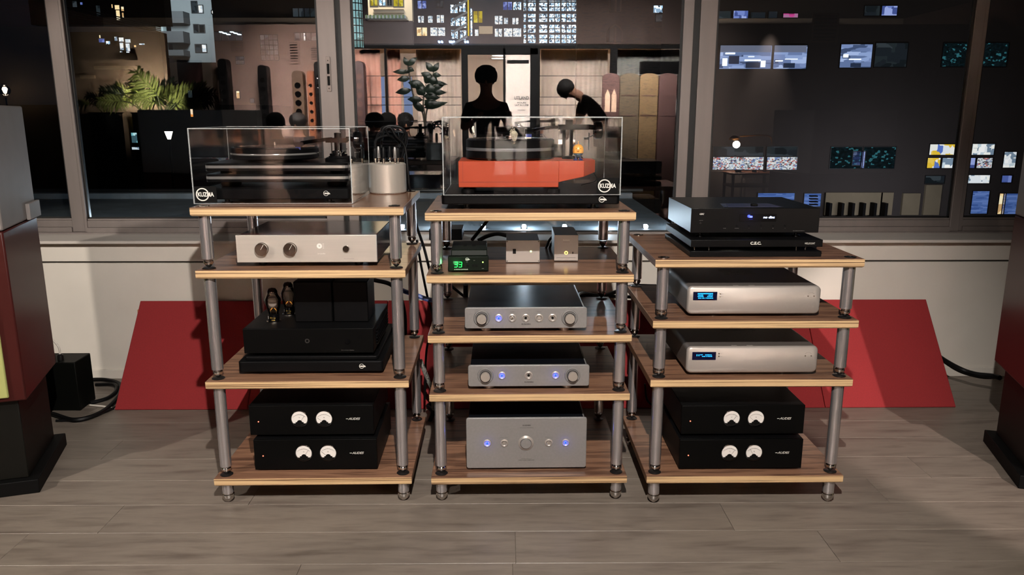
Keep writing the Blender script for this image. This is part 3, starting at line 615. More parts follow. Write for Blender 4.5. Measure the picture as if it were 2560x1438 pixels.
# ---------------- small boxes, middle rack second shelf
def small_boxes():
    # motor controller: sloped wedge
    z = ZS[1][1]; ft = .004; a = PZ(1171, 678, z + ft); w = P(1222, 678, a.y).x - P(1121, 678, a.y).x; h1 = P(1171, 641, a.y).z - z - ft
    T = thing('motor_controller', 'small black controller with green digits on the middle rack', 'controller', (a.x, a.y, z), .03)
    m = MB(); D = .22
    prof = [(0, ft), (0, ft + h1 * .98), (.004, ft + h1), (.025, ft + h1), (.030, ft + h1 + .016), (D, ft + h1 + .016), (D, ft)]
    m.prism(prof[:4] + [(.03, ft)], -w / 2, w / 2, 'x').prism([(.03, ft), (.022, ft + h1 - .001), (.030, ft + h1 + .017), (D, ft + h1 + .017), (D, ft)], -w / 2 + .010, w / 2 - .004, 'x')
    m.obj('case', mat('black_green_case', (13, 19, 13), .5, spec=.1), T, smooth=25, bev=.0025)
    feet(T, w, D, ft, r=.008, xi=.025)
    for x in (-.012, .018): MB().box(x - .006, .10, ft + h1 + .0168, x + .006, .135, ft + h1 + .0176).obj('vent_hole', BLACKM, T)
    dg = MB().prism(rrect(-.017, -.0115, .017, .0115, .001), -.001, 0, 'y').obj('display', mat('smoked_window', (6, 14, 6), .2), T, (-w * .25, 0, ft + h1 * .45))
    G = glow('green_digits', (40, 255, 90), 3.2)
    for cx in (-.0072, .0072):
        s = MB(); sh = .0012
        for zz in (-.0084, 0, .0084): s.prism([(cx - .0044 + zz * .12, zz - .0010), (cx + .0042 + zz * .12, zz - .0010), (cx + .0042 + zz * .12, zz + .0010), (cx - .0044 + zz * .12, zz + .0010)], -.0016, -.001, 'y')
        for zz in (-.0042, .0042): s.prism([(cx + .0038 + zz * .12, zz - .0034), (cx + .0058 + zz * .12, zz - .0034), (cx + .0058 + zz * .12, zz + .0034), (cx + .0038 + zz * .12, zz + .0034)], -.0016, -.001, 'y')
        s.obj('digit', G, dg, smooth=0)
    logo(T, (-.004, 0, ft + h1 * .80), .0055, word=False)
    for x, s in ((.0, 'SPEED'), (.024, 'SPEED')): text(s, .0016, T, (x - .004, -.0003, ft + h1 * (.58 if x == 0 else .70)), GREYP)
    for x in (-.002, .017, .027): MB().prism(rrect(-.004, -.004, .004, .004, .0015), -.0015, 0, 'y').obj('button', BLACKM, T, (x, 0, ft + h1 * .38))
    MB().lathe([(.0024, -.0014), (.0024, 0)], (0, 0, 0), 'y', 12).obj('indicator_lamp', glow('green_indicator', (190, 255, 120), 2.6), T, (w * .36, 0, ft + h1 * .60))
    MB().prism(rrect(-.004, -.004, .004, .004, .0015), -.0015, 0, 'y').obj('button', BLACKM, T, (w * .36, 0, ft + h1 * .38))
    text('AC MOTOR CONTROLLER', .0028, T, (-w * .18, -.0003, ft + h1 * .09), WHITEP, w=.046, bold=.02)
    text('START', .0018, T, (w * .36, -.0003, ft + h1 * .15), WHITEP)
    light('POINT', 'digit_light', Vector((a.x - w * .3, a.y - .03, z + .03)), .05, (.2, 1, .3), .01)
    # phono supply
    a = PZ(1307, 656, z + .003); w = P(1349, 656, a.y).x - P(1265, 656, a.y).x; h = P(1307, 601, a.y).z - z - .003
    T = thing('phono_supply', 'square silver box with a black rocker switch and green lamp on the middle rack', 'power supply', (a.x, a.y, z), .0)
    MB().box(-w / 2 + .0015, .003, .003, w / 2 - .0015, .17, .003 + h - .0015).obj('case', mat('grey_case', (108, 108, 112), .35, .3), T, bev=.001)
    MB().prism(rrect(-w / 2, .003, w / 2, .003 + h, .003), 0, .003, 'y').obj('front_panel', SILVER3, T, bev=.0006)
    feet(T, w, .17, .003, r=.006, xi=.012)
    MB().box(-.0055, -.0022, -.0085, .0055, 0, .0085).obj('rocker_switch', BLACKG, T, (-w * .25, 0, .003 + h * .50), bev=.001)
    MB().lathe([(.0035, -.0018), (.0035, 0)], (0, 0, 0), 'y', 16).obj('indicator_lamp', glow('green_white_indicator', (225, 255, 170), 2.4), T, (w * .24, 0, .003 + h * .50))
    for x in (-1, 1):
        for zz in (.055, .945): MB().lathe([(.002, -.0008), (.002, 0)], (0, 0, 0), 'y', 10).obj('screw', DARKMETAL, T, (x * (w / 2 - .004), 0, .003 + h * zz))
    # second little supply
    a = PZ(1415, 652, z + .004); w = P(1445, 652, a.y).x - P(1385.5, 652, a.y).x; h = P(1415, 588, a.y).z - z - .004
    T = thing('power_supply', 'tall silver-fronted supply with a glowing ring button on the middle rack', 'power supply', (a.x, a.y, z), -.01)
    MB().box(-w / 2 + .001, .003, .004, w / 2 - .001, .21, .004 + h).obj('case', mat('dark_case', (44, 40, 38), .4, .3), T, bev=.001)
    MB().box(-w / 2, 0, .004, w / 2, .003, .004 + h).obj('front_panel', SILVER3, T, bev=.0006)
    feet(T, w, .21, .004, r=.006, xi=.012)
    lp = MB().lathe([(.0028, -.0012), (.0062, -.0014), (.0066, 0)], (0, 0, 0), 'y', 24).obj('ring_button', glow('amber_ring', (255, 214, 110), 2.6), T, (0, 0, .004 + h * .31))
    MB().lathe([(.0, -.0022), (.0026, -.0022), (.0028, -.0005)], (0, 0, 0), 'y', 16).obj('button', DARKMETAL, lp)
    MB().box(-.0015, -.0016, -.004, .0015, 0, .004).obj('toggle', BLACKM, T, (w * .28, 0, .004 + h * .31), bev=.0008)
    MB().box(-w * .40, -.0004, -.0004, w * .40, 0, .0004).obj('line_mark', DARKP, T, (0, 0, .004 + h * .12))
    text('PLINIUS', .0045, T, (0, -.0003, .004 + h * .78), WHITEP, w=.022, bold=.02); text('TECHNOLOGY', .0018, T, (0, -.0003, .004 + h * .72), DARKP, w=.024)
    text('POWER', .0012, T, (0, -.0003, .004 + h * .17), DARKP)
small_boxes()

# ---------------- silver amplifiers, middle rack
BLUE = glow('blue_indicator', (36, 84, 255), 2.6)
def spun(T, x, z, r, cone=.0085): 
    MB().lathe([(cone * 1.35, -.0002), (cone * 1.3, -.001), (cone, -.0025), (cone * .55, -.001), (cone * .5, -.0002)], (0, 0, 0), 'y', 28).obj('dished_ring', SILVER2, T, (x, 0, z))
def knob(T, x, z, R_=.0275, r=.0165, L=.021):
    k = MB().lathe([(R_, -.0002), (R_, -.002), (R_ * .95, -.0048), (R_ * .86, -.0050), (r * 1.2, -.0022), (r * 1.08, -.0022)], (0, 0, 0), 'y', 40).obj('knob', SILVER2, T, (x, 0, z))
    MB().lathe([(r, -.005), (r, -L + .001), (r * .94, -L), (0, -L)], (0, 0, 0), 'y', 40).obj('grip', mat('turned_aluminium', (160, 152, 144), .3, .35), k)
    MB().lathe([(r * 1.12, -.0055), (r * 1.12, -.009), (r, -.009)], (0, 0, 0), 'y', 32).obj('collar', DARKMETAL, k)
def amp(level, pl, pr, yt, yb, label, ctrls, foot=.014, D=.36, big=False, txt='MASTERCLASS LA-4'):
    p, w, h = face(1, level, pl, pr, yt, yb, foot)
    T = thing('amplifier', label, 'amplifier', p, RP[1][2])
    MB().box(-w / 2 + .008, .010, foot, w / 2 - .012, D, foot + h - .002).obj('case', BLACKT, T, bev=.001)
    MB().prism(rrect(-w / 2, foot, w / 2, foot + h, .008), 0, .010, 'y').obj('front_panel', SILVER2, T, bev=.0015)
    MB().rod((w / 2 - .010, .012, foot + h - .004), (w / 2 - .010, D, foot + h - .004), .003, n=8).obj('edge_strip', SILVER2, T)
    for x in (-w * .33, w * .32):
        for y in (.035, D - .05): MB().lathe([(.017, 0), (.019, .003), (.019, foot * .8), (.014, foot)]).obj('foot', SILVER3, T, (x, y, 0))
    for fx, fz, kind in ctrls:
        x, z = -w / 2 + w * fx, foot + h * fz
        if kind == 'knob': knob(T, x, z)
        elif kind == 'dial':
            k = MB().lathe([(.0275, -.0002), (.0275, -.002), (.020, -.006), (.0195, -.001)], (0, 0, 0), 'y', 40).obj('knob', SILVER3, T, (x, 0, z))
            MB().lathe([(.0185, -.001), (.0185, -.0085), (.0175, -.0095), (0, -.0095)], (0, 0, 0), 'y', 40).obj('grip', SILVER2, k)
        else:
            cr = .0075
            MB().lathe([(.0148, -.0003), (.0142, -.0018), (.0105, -.0034), (.0066, -.0010), (.0062, -.0002)], (0, 0, 0), 'y', 28).obj('dished_ring', SILVER3, T, (x, 0, z))
            mm = {'led': BLUE, 'hole': BLACKM, 'btn': SILVER3, 'tog': CHROME}[kind]
            rr = .0032 if kind == 'led' else .0046
            b = MB().lathe([(0, -.003 if kind != 'hole' else -.001), (rr, -.003 if kind != 'hole' else -.001), (rr, 0)], (0, 0, 0), 'y', 20).obj({'led': 'indicator_lamp', 'hole': 'sensor', 'btn': 'button', 'tog': 'toggle'}[kind], mm, T, (x, 0, z))
            if kind == 'led': light('POINT', 'indicator_light', p + Vector((x, -.012, z)), .016, (.03, .10, 1), .004)
    if not big:
        text('SUGDEN', .0048, T, (0, -.0003, foot + h * .17), DARKP, w=.030, bold=.03); text(txt, .0022, T, (0, -.0003, foot + h * .09), GREYP, w=.040)
        for fx, fz, kind in ctrls:
            if kind in ('tog', 'btn'): text('SOURCE', .0018, T, (-w / 2 + w * fx, -.0003, foot + h * .78), DARKP, w=.014)
    else:
        text('SUGDEN', .0048, T, (0, -.0003, foot + h * .84), DARKP, w=.028, bold=.03); text('HEADMASTER SERIES', .002, T, (0, -.0003, foot + h * .80), DARKP, w=.048)
        text('MASTERCLASS FPA-4', .002, T, (0, -.0003, foot + h * .18), DARKP, w=.036); text('PURE CLASS A AMPLIFIER', .0026, T, (0, -.0003, foot + h * .15), DARKP, w=.056, bold=.02)
        for fx in (.31, .685): text('PHONES / MUTE', .0016, T, (-w / 2 + w * fx, -.0003, foot + h * .61), DARKP, w=.026)
    return T
amp(2, 1162.5, 1467, 769, 821, 'slim silver amplifier with five small controls between two knobs, third shelf, middle rack',
    [(.138, .5, 'knob'), (.277, .5, 'led'), (.387, .5, 'tog'), (.498, .5, 'hole'), (.608, .5, 'btn'), (.718, .5, 'hole'), (.858, .5, 'knob')])
amp(3, 1171, 1473, 913, 966, 'slim silver amplifier with two blue lamps and two knobs, fourth shelf, middle rack',
    [(.142, .52, 'knob'), (.278, .52, 'led'), (.498, .52, 'hole'), (.72, .52, 'led'), (.86, .52, 'knob')], txt='MASTERCLASS PA-4')
amp(4, 1167, 1465, 1045, 1170, 'tall silver power amplifier with one central dial on the bottom shelf of the middle rack',
    [(.173, .503, 'led'), (.315, .503, 'tog'), (.495, .503, 'dial'), (.685, .503, 'tog'), (.825, .503, 'led')], foot=.008, D=.40, big=True)

# ---------------- right rack devices
def disc_player():
    zt = ZS[2][0]
    a = PZ(1889, 641, zt + .002); w = P(2054, 641, a.y).x - P(1725, 641, a.y).x
    T = thing('isolation_platform', 'black two-tier glass-smooth platform on short steel pins under the disc player', 'platform', (a.x, a.y, zt), RP[2][2])
    D = .40
    h0 = P(1889, 628.5, a.y).z - zt
    MB().box(-w / 2, 0, .0008, w / 2, D, h0).obj('lower_plate', BLACK, T, bev=.001)
    z1, z2 = P(1889, 618, a.y).z - zt, P(1889, 600, a.y).z - zt
    MB().box(-w / 2 + .002, .001, z1, w / 2 + .002, D, z2).obj('upper_plate', BLACK, T, bev=.0015)
    for x in (-w * .45, -w * .34, w * .33, w * .40):
        for y in (.03, D - .03): MB().rod((x, y, h0), (x, y, z1), .0028, n=12).obj('pin', CHROME, T)
    text('C.E.C.', .0098, T, (-.002, .0006, z1 + .008), WHITEP, w=.036, bold=.04)
    text('WELLFLOAT', .006, T, (w * .405, .0006, z1 + .009), WHITEP, w=.034)
    zp = zt + z2; ft = .018
    b = PZ(1886, 582, zp + ft); w2 = P(2046, 582, b.y).x - P(1725.5, 582, b.y).x; h2 = P(1889, 521, b.y).z - zp - ft
    T = thing('disc_player', 'black disc player with a blue-lit display on top of the right rack', 'disc player', (b.x, b.y, zp), RP[2][2])
    D = .36
    MB().box(-w2 / 2 + .001, .006, ft, w2 / 2 - .001, D, ft + h2).obj('case', mat('dark_teal_black', (16, 20, 21), .35, 0, spec=.3), T, bev=.001)
    MB().box(-w2 / 2, 0, ft, w2 / 2, .006, ft + h2).obj('front_panel', mat('hairline_black', (11, 11, 12), .35, 0, spec=.15), T, bev=.001)
    # sliding lid well
    well = MB().prism([(-.10, .02), (.10, .02), (.085, .13), (-.085, .13)], ft + h2, ft + h2 + .0015).obj('lid_frame', BLACKG, T)
    MB().prism([(-.085, .024), (.085, .024), (.07, .12), (-.07, .12)], ft + h2 + .0015, ft + h2 + .003).obj('lid', mat('blue_grey_lid', (60, 64, 90), .25, .5), well)
    MB().box(-.004, .03, ft + h2 + .003, .016, .05, ft + h2 + .011).obj('lid_knob', BLACKM, well, bev=.002)
    dp = MB().prism(rrect(-.061, -.0125, .061, .0125, .002), -.0012, 0, 'y').obj('display', BLACKG, T, (w2 * .02, 0, ft + h2 * .615))
    text('no disc', .0078, dp, (.036, -.0014, -.002), glow('display_white', (190, 205, 255), 4.0), w=.038, shear=.15, bold=.03)
    MB().prism(rrect(-.005, -.003, .005, .003, .002), -.002, -.0012, 'y').obj('indicator_lamp', glow('deep_blue_lamp', (60, 70, 255), 9.0), dp, (-.024, 0, .0035))
    text('44.1kHz', .002, dp, (-.024, -.0014, -.0055), glow('dim_blue', (40, 40, 200), 1.2), w=.011)
    light('POINT', 'display_light', Vector((b.x - .018, b.y - .014, zp + ft + h2 * .66)), .05, (.08, .12, 1), .005)
    text('CEC', .0052, T, (-w2 * .417, -.0003, ft + h2 * .74), WHITEP, w=.015, shear=.2, bold=.03)
    text('POWER', .0018, T, (-w2 * .42, -.0003, ft + h2 * .50), GREYP, w=.012)
    MB().lathe([(.003, -.002), (.003, 0)], (0, 0, 0), 'y', 14).obj('power_button', DARKMETAL, T, (-w2 * .425, 0, ft + h2 * .40))
    for fx, s in ((.265, 'FILTER'), (.36, 'UPSAMPLE'), (.455, '|<<'), (.55, '>>|'), (.642, '■'), (.735, '>/||')):
        x = -w2 / 2 + w2 * fx
        MB().lathe([(.0034, -.002), (.0034, 0)], (0, 0, 0), 'y', 16).obj('button', BLACKM, T, (x, 0, ft + h2 * .285))
        text(s, .0022, T, (x, -.0003, ft + h2 * .17), GREYP)
    text('BELT DRIVE CD PLAYER TL5', .0018, T, (w2 * .345, -.0003, ft + h2 * .065), GREYP, w=.038)
    for x in (-w2 * .40, w2 * .36):
        for y in (.04, D - .05): MB().lathe([(.014, 0), (.014, .004), (.005, .006), (.005, .012), (.014, .014), (.014, ft)]).obj('foot', BLACKG, T, (x, y, 0))
disc_player()
def streamer(level, pl, pr, yt, yb, label, rows, lines):
    ft = .010; p, w, h = face(2, level, pl, pr, yt, yb, ft)
    T = thing('converter', label, 'audio converter', p, RP[2][2]); D = .36
    m = MB(); pr_ = rrect(-w / 2, ft, w / 2, ft + h, .016, 6); n = len(pr_)
    def sc(k): return [((x) * (1 - k / w), (z - ft - h / 2) * (1 - k / h) + ft + h / 2) for x, z in pr_]
    m.prism(pr_, .010, D, 'y')
    m.obj('case', mat('dark_anodised_sleeve', (98, 92, 88), .42, .35), T, smooth=50)
    q = MB(); a_, b_ = sc(.010), pr_
    vs = [(x, 0, z) for x, z in a_] + [(x, .004, z) for x, z in sc(.002)] + [(x, .010, z) for x, z in b_]
    q.add(vs, [(j * n + i, j * n + (i + 1) % n, (j + 1) * n + (i + 1) % n, (j + 1) * n + i) for j in (0, 1) for i in range(n)] + [tuple(range(n))[::-1]])
    q.obj('front_panel', SILVER3, T, smooth=50)
    feet(T, w, D, ft, CHROME, r=.009, xi=.10)
    dw = .080; dh = h * .30 if rows == 2 else h * .34
    dx = -w / 2 + .012 + dw / 2; dz = ft + h * (.66 if rows == 2 else .64)
    dp = MB().prism(rrect(-dw / 2, -dh / 2, dw / 2, dh / 2, .001), -.001, 0, 'y').obj('display', mat('display_window', (4, 8, 40), .15), T, (dx + .006, 0, dz))
    C = glow('cyan_text', (40, 170, 255), 3.2)
    for i, (s, hh, x, z, ww) in enumerate(lines): text(s, hh, dp, (x, -.0012, z), C, w=ww, bold=.03)
    for i in range(rows + (rows > 2)):
        z = dz + .008 - i * .0095; x = dx + dw / 2 + .016
        MB().lathe([(0, -.0022), (.0022, -.0018), (.0026, 0)], (0, 0, 0), 'y', 14).obj('button', CHROME, T, (x, 0, z))
        text('menu', .0015, T, (x + .007, -.0003, z - .001), GREYP)
    cx = w / 2 - .034
    MB().tube([(cx - .011, -.0004, dz + .006), (cx - .004, -.0004, dz + .010), (cx + .004, -.0004, dz + .010), (cx + .011, -.0004, dz + .006)], .0004, 5).obj('emblem', GREYP, T)
    for s in (-1, 1): MB().lathe([(0, -.0022), (.0020, -.0018), (.0024, 0)], (0, 0, 0), 'y', 14).obj('button', CHROME, T, (cx + s * .010, 0, dz - .001))
    text('hifi', .0018, T, (cx, -.0003, dz - .006), GREYP)
    for x0, x1 in ((-.07, -.052), (-.018, .002)): MB().box(x0, .012, ft + h + .0002, x1, .016, ft + h + .0009).obj('top_inlay', SILVER3, T)
    for k in range(5): MB().box(-.05, .20 + k * .018, ft + h + .0001, .07, .204 + k * .018, ft + h + .0006).obj('vent_slot', mat('slot_grey', (62, 58, 56), .5), T)
streamer(1, 1717, 2049, 716, 786, 'rounded silver converter with four-line blue display, second shelf of the right rack', 2, [
    ('||||||||||||||||||||', .0038, 0, .0065, .050), ('VOLUME', .0030, -.016, .0018, .018), ('-27.5', .0030, .017, .0018, .016), ('NETWORK', .0030, -.015, -.0028, .020), ('PLAYING', .0030, .016, -.0028, .018), ('DSD 44k ->352.8kHz', .0034, .002, -.0085, .050)])
streamer(2, 1715, 2042, 867, 933, 'rounded silver converter with a shorter blue display, third shelf of the right rack', 2, [
    ('▮▮', .0062, -.021, -.0004, .009), ('OUT', .0030, -.009, .0028, .009), ('EXTERNAL', .0030, .015, .0022, .023), ('PCM -3 VALVE', .0030, .010, -.0032, .034)])

# ================================================================== BEHIND THE RACKS
pb0, pb1 = 3.392, 3.75
zt0 = P(2295, 749, 3.76).z
def red_panel(x0, x1, label):
    T = thing('acoustic_panel', label, 'acoustic panel', ((x0 + x1) / 2, pb0, 0), 0, 'red felt panels leaning on the wall behind the racks')
    hw = (x1 - x0) / 2 - .001; L = math.hypot(pb1 - pb0, zt0); a = math.atan2(pb1 - pb0, zt0)
    o = MB().box(-hw, -.0, .0, hw, .03, L).obj('felt_face', RED, T, bev=.003); o.rotation_euler = (-a, 0, 0); o.location = (0, 0, .004)
    b = MB().box(-hw + .002, .03, .012, hw - .002, .042, L - .003).obj('backing', mat('raw_pine', (182, 140, 96), .7), T); b.rotation_euler = (-a, 0, 0); b.location = (0, 0, .004)
xs = [2.095, 1.484, .873, .262]
for (a, b), lb in zip(zip(xs[1:], xs), ('rightmost red felt panel leaning on the wall, its right edge clear of the rack', 'red felt panel leaning on the wall behind the right rack', 'red felt panel behind the gap between the middle and right racks')): red_panel(a, b, lb)
xs = [-1.803, -1.192, -.581, .03]
for (a, b), lb in zip(zip(xs, xs[1:]), ('leftmost red felt panel leaning on the wall, catching the rack shadow', 'red felt panel leaning on the wall behind the left rack', 'red felt panel behind the gap between the left and middle racks')): red_panel(a, b, lb)
q = P(354, 782, 3.80)
tag(MB().box(-.012, -.02, -.02, .014, .03, .02).obj('wood_batten', mat('raw_pine', (182, 140, 96), .7), None, q, bev=.003), 'short pale wood batten poking out beside the leftmost red panel', 'batten')

# black plug box with leads, left
def plug_box():
    a = PZ(192, 1028, 0); 
    c = [PZ(135, 1027, 0), PZ(202, 1027, 0), PZ(240, 998, 0)]
    h = P(195, 907, c[1].y).z
    ex = c[2] - c[1]; ex.z = 0; fx = Vector((-.13, -.01, 0)); base = Vector((c[1].x, c[1].y, 0))
    T = thing('power_strip_box', 'black box on the floor behind the left loudspeaker with plugs in its top', 'power box', base, 0)
    pts = [Vector((0, 0)), Vector((ex.x * 1.0, ex.y * 1.0)), Vector((ex.x - .17, ex.y + .0)), Vector((-.17, .0))]
    MB().prism([(p_.x, p_.y) for p_ in pts], 0.0, h).obj('case', mat('black_box_paint', (8, 9, 7), .5, spec=.1), T, bev=.004)
    for k, (dx, m_) in enumerate(((-.125, RUBBER), (-.088, mat('white_cable', (214, 206, 196), .5)))):
        b0 = Vector((dx, .045, h))
        pl_ = MB().lathe([(.013, 0), (.013, .022), (.007, .028)], (0, 0, 0), n=14).obj('plug', DARKMETAL if k else RUBBER, T, b0)
        MB().tube([(0, 0, .02), (-.002, .0, .06), (-.03, .0, .085 + k * .012), (-.07, .0, .10)], .0045, 8).obj('lead', m_, pl_)
plug_box()
def cable(name, label, pts, r, m=RUBBER, cat='cable', parent=None):
    return tag(MB().tube(pts, r, 8, sub=10).obj(name, m, None), label, cat)
def G(px, py, z=.008): 
    p_ = PZ(px, py, z); return (p_.x, min(p_.y, 3.80), z)
cable('cable', 'thick black mains hose looping on the floor beside the leftmost red panel', [G(130, 1035, .012), G(190, 1050, .012), G(255, 1030, .012), G(295, 992, .012), G(300, 962, .012), G(265, 950, .012), G(215, 950, .012)], .0105)
cable('cable', 'black cable curling out from behind the plug box to the red panel', [G(140, 1052, .006), G(215, 1048, .007), G(262, 1030, .008), G(290, 1018, .008)], .006)
cable('cable', 'ribbed black hose arching behind the plug box', [G(225, 1008, .012), G(268, 996, .012), G(290, 978, .014), G(285, 962, .02), G(240, 962, .012)], .0095)
cable('cable', 'short white cable on the floor under the leftmost red panel', [G(225, 1013, .005), G(262, 1017, .005), G(290, 1022, .005)], .0045, mat('white_cable', (214, 206, 196), .5))
cable('cable', 'thick black cable dropping to the floor behind the right loudspeaker', [P(2330, 878, 3.62), P(2362, 902, 3.62), P(2405, 925, 3.6), P(2440, 936, 3.55), P(2478, 940, 3.5), P(2500, 945, 3.45)], .012)
cable('cable', 'thin black cable beside the thick one near the right loudspeaker', [P(2330, 884, 3.64), P(2360, 906, 3.64), P(2400, 930, 3.62), P(2450, 944, 3.58), P(2490, 946, 3.5)], .005)
# leads running down between and behind the racks
def CB(label, pts, r=.005, m=RUBBER, n='signal_lead'): cable(n, label, [P(*q) for q in pts], r, m)
BRAID = wood('blue_braid', [(14, 16, 24), (20, 40, 110), (90, 110, 170), (16, 18, 30)], 90, (1, 1, 1), .5, 2)
BRAIDG = wood('grey_braid', [(12, 12, 12), (150, 146, 140), (20, 20, 20)], 80, (1, 1, 1), .5, 2)
CB('black lead falling from the left rack top towards the floor between the racks', [(1010, 340, 3.05), (1016, 420, 3.05), (1018, 480, 3.06), (1040, 560, 3.07), (1060, 620, 3.1), (1078, 690, 3.1), (1100, 760, 3.15), (1075, 860, 3.2)], .0055)
CB('black lead hanging between the left and middle racks beside the rear post', [(1042, 600, 3.12), (1052, 660, 3.12), (1068, 740, 3.15), (1082, 800, 3.18), (1066, 880, 3.2), (1062, 1000, 3.22)], .005)
CB('blue braided lead crossing behind the left and middle racks', [(985, 715, 3.14), (1010, 728, 3.13), (1045, 740, 3.12), (1075, 750, 3.12), (1115, 752, 3.14), (1170, 748, 3.2)], .010, BRAID)
CB('heavy black lead sagging behind the valve amplifier', [(890, 690, 3.12), (935, 700, 3.10), (985, 718, 3.12), (1010, 780, 3.14), (1012, 880, 3.16)], .009)
CB('black lead rising diagonally behind the small controller', [(1180, 600, 3.05), (1196, 580, 3.08), (1212, 560, 3.1), (1226, 540, 3.12)], .007)
CB('thick black lead arching from the controller to the square silver box', [(1195, 602, 3.02), (1220, 590, 3.02), (1245, 585, 2.98), (1270, 590, 2.92)], .008)
CB('pair of black leads curving behind the ring-button supply', [(1388, 586, 3.0), (1374, 600, 3.0), (1366, 618, 3.02), (1360, 640, 3.04)], .005)
CB('black lead curving close behind the ring-button supply', [(1392, 590, 3.0), (1382, 602, 3.0), (1374, 620, 3.02), (1370, 640, 3.04)], .005)
CB('grey flecked braided lead hanging behind the lower left rack', [(1050, 900, 3.2), (1060, 925, 3.2), (1070, 950, 3.22), (1082, 980, 3.24), (1085, 1040, 3.26)], .010, BRAIDG)
CB('black lead stretching behind the slim five-control amplifier', [(1440, 740, 3.08), (1500, 742, 3.12), (1545, 728, 3.14), (1585, 716, 3.16), (1640, 716, 3.2)], .0085)
CB('black lead crossing low behind the slim five-control amplifier', [(1440, 752, 2.86), (1452, 734, 3.05), (1500, 740, 3.14), (1560, 742, 3.16), (1600, 744, 3.2)], .007)
CB('blue braided lead beside the right rack rear post', [(1562, 720, 3.14), (1580, 716, 3.14), (1600, 714, 3.16)], .008, BRAID)
CB('black lead dropping to the middle rack third shelf', [(1164, 712, 3.08), (1164, 760, 3.1), (1160, 800, 3.1)], .010)
CB('black lead sloping behind the middle rack on its left', [(1110, 700, 3.1), (1140, 725, 3.1), (1165, 745, 3.12)], .006)
CB('bundle of black leads behind the foot of the middle rack', [(1060, 1100, 3.24), (1072, 1060, 3.26), (1082, 1030, 3.25), (1070, 1015, 3.3), (1100, 1005, 3.3)], .010)
CB('thin black lead hanging down the red panel behind the right rack', [(1612, 960, 3.3), (1618, 1000, 3.32), (1640, 1020, 3.34)], .004)
# black box on the sill
def sill_box():
    zs = zn1; a = P(1116, 605, YN + .01)
    T = thing('router_box', 'low black box on the window sill between the left and middle racks', 'box', (a.x, YN + .012, zs), 0)
    MB().box(-.085, 0, .0005, .078, .17, .055).obj('case', BLACK, T, bev=.003)
    text('~', .01, T, (-.055, -.0003, .042), GREYP, w=.02)
sill_box()

# ================================================================== LOUDSPEAKERS
LACQ = mat('oxblood_lacquer', (60, 24, 22), .3, coat=0, noise=.08, nscale=4, spec=.2)
GREYV = mat('grey_veneer', (122, 116, 114), .6, noise=.05, nscale=12)
GREEN = mat('lime_grille_cloth', (156, 160, 96), .8)
def loudspeaker(label, corner, side, rot):
    """corner: floor point of the plinth's inner front corner; side +1 = stands left (inner side faces +x)"""
    T = thing('loudspeaker', label, 'loudspeaker', corner, rot)
    s = side; Wd, D = .66, .44
    def bx(x0, y0, z0, x1, y1, z1, n, m, b=.003, par=None): 
        a_, b_ = sorted((-s * x0, -s * x1)); return MB().box(a_, y0, z0, b_, y1, z1).obj(n, m, par or T, bev=b)
    bx(0, 0, 0, Wd, D, .052, 'plinth', BLACKM)
    bx(.035, .03, .052, Wd - .035, D - .03, .352, 'base_cabinet', mat('black_stained_cabinet', (14, 14, 11), .5, spec=.15))
    bx(.0, .0, .352, Wd, D, .948, 'bass_cabinet', LACQ, .006)
    bx(.05, -.012, .37, Wd - .05, 0, .70, 'grille', GREEN, .004)
    bx(.0, .006, .950, Wd, D, 1.362, 'horn_cabinet', GREYV, .006)
    if s > 0: bx(-.014, .30, .950, .0, D + .01, 1.01, 'corner_block', GREYV, .002)
    # horn mouth
    hw = Wd * .40; c = (-s * Wd / 2, .004, 1.16)
    MB().lathe([(.17, 0), (.165, -.008), (.12, .03), (.05, .09), (.02, .12), (0, .12)], c, 'y', 36).obj('horn', BLACKG, T)
    wf = MB().lathe([(.115, -.002), (.115, -.010), (.10, -.011), (.095, -.004), (.05, .012), (.0, .016)], (-s * Wd / 2, -.010, .55), 'y', 36).obj('woofer', BLACKM, T)
    return T
# plinth corner positions on the floor
cl = PZ(100, 1232, 0); cr = PZ(2545, 1222, 0)
loudspeaker('large loudspeaker in oxblood lacquer and grey at the left edge beside the plug box', (cl.x, cl.y, 0), 1, math.radians(17.5))
loudspeaker('large loudspeaker in oxblood lacquer at the right edge of the window wall', (cr.x, cr.y, 0), -1, math.radians(-16.5))

# ================================================================== ROOM BEHIND THE CAMERA (seen mirrored in the panes)
def vb(px0, py0, px1, py1, D, dep, name, m, parent=None, base=None, bev=0, mats=None):
    """an upright box whose mirrored front spans the pixel rectangle; it reaches dep metres further from the glass"""
    a, b = V(px0, py0, D), V(px1, py1, D); x0, x1 = sorted((a.x, b.x)); z0, z1 = sorted((a.z, b.z))
    if base is not None: z0 = base
    o = Vector((0, 0, 0)) if parent is None else parent.location
    return MB().box(x0 - o.x, a.y - dep - o.y, z0 - o.z, x1 - o.x, a.y - o.y, z1 - o.z).obj(name, m, parent, smooth=0, bev=bev)
CREAM = mat('cafe_wall', (206, 190, 176), .85); PINKW = mat('rosy_wall', (148, 124, 114), .85, noise=.05, nscale=3)
CURT = mat('pale_curtain', (206, 192, 180), .9); CURTP = mat('rose_curtain', (196, 152, 136), .9); BLK = mat('black_steel_frame', (10, 10, 11), .6, spec=.05)
BROWN = mat('brown_wall', (150, 130, 112), .85, noise=.05, nscale=2)
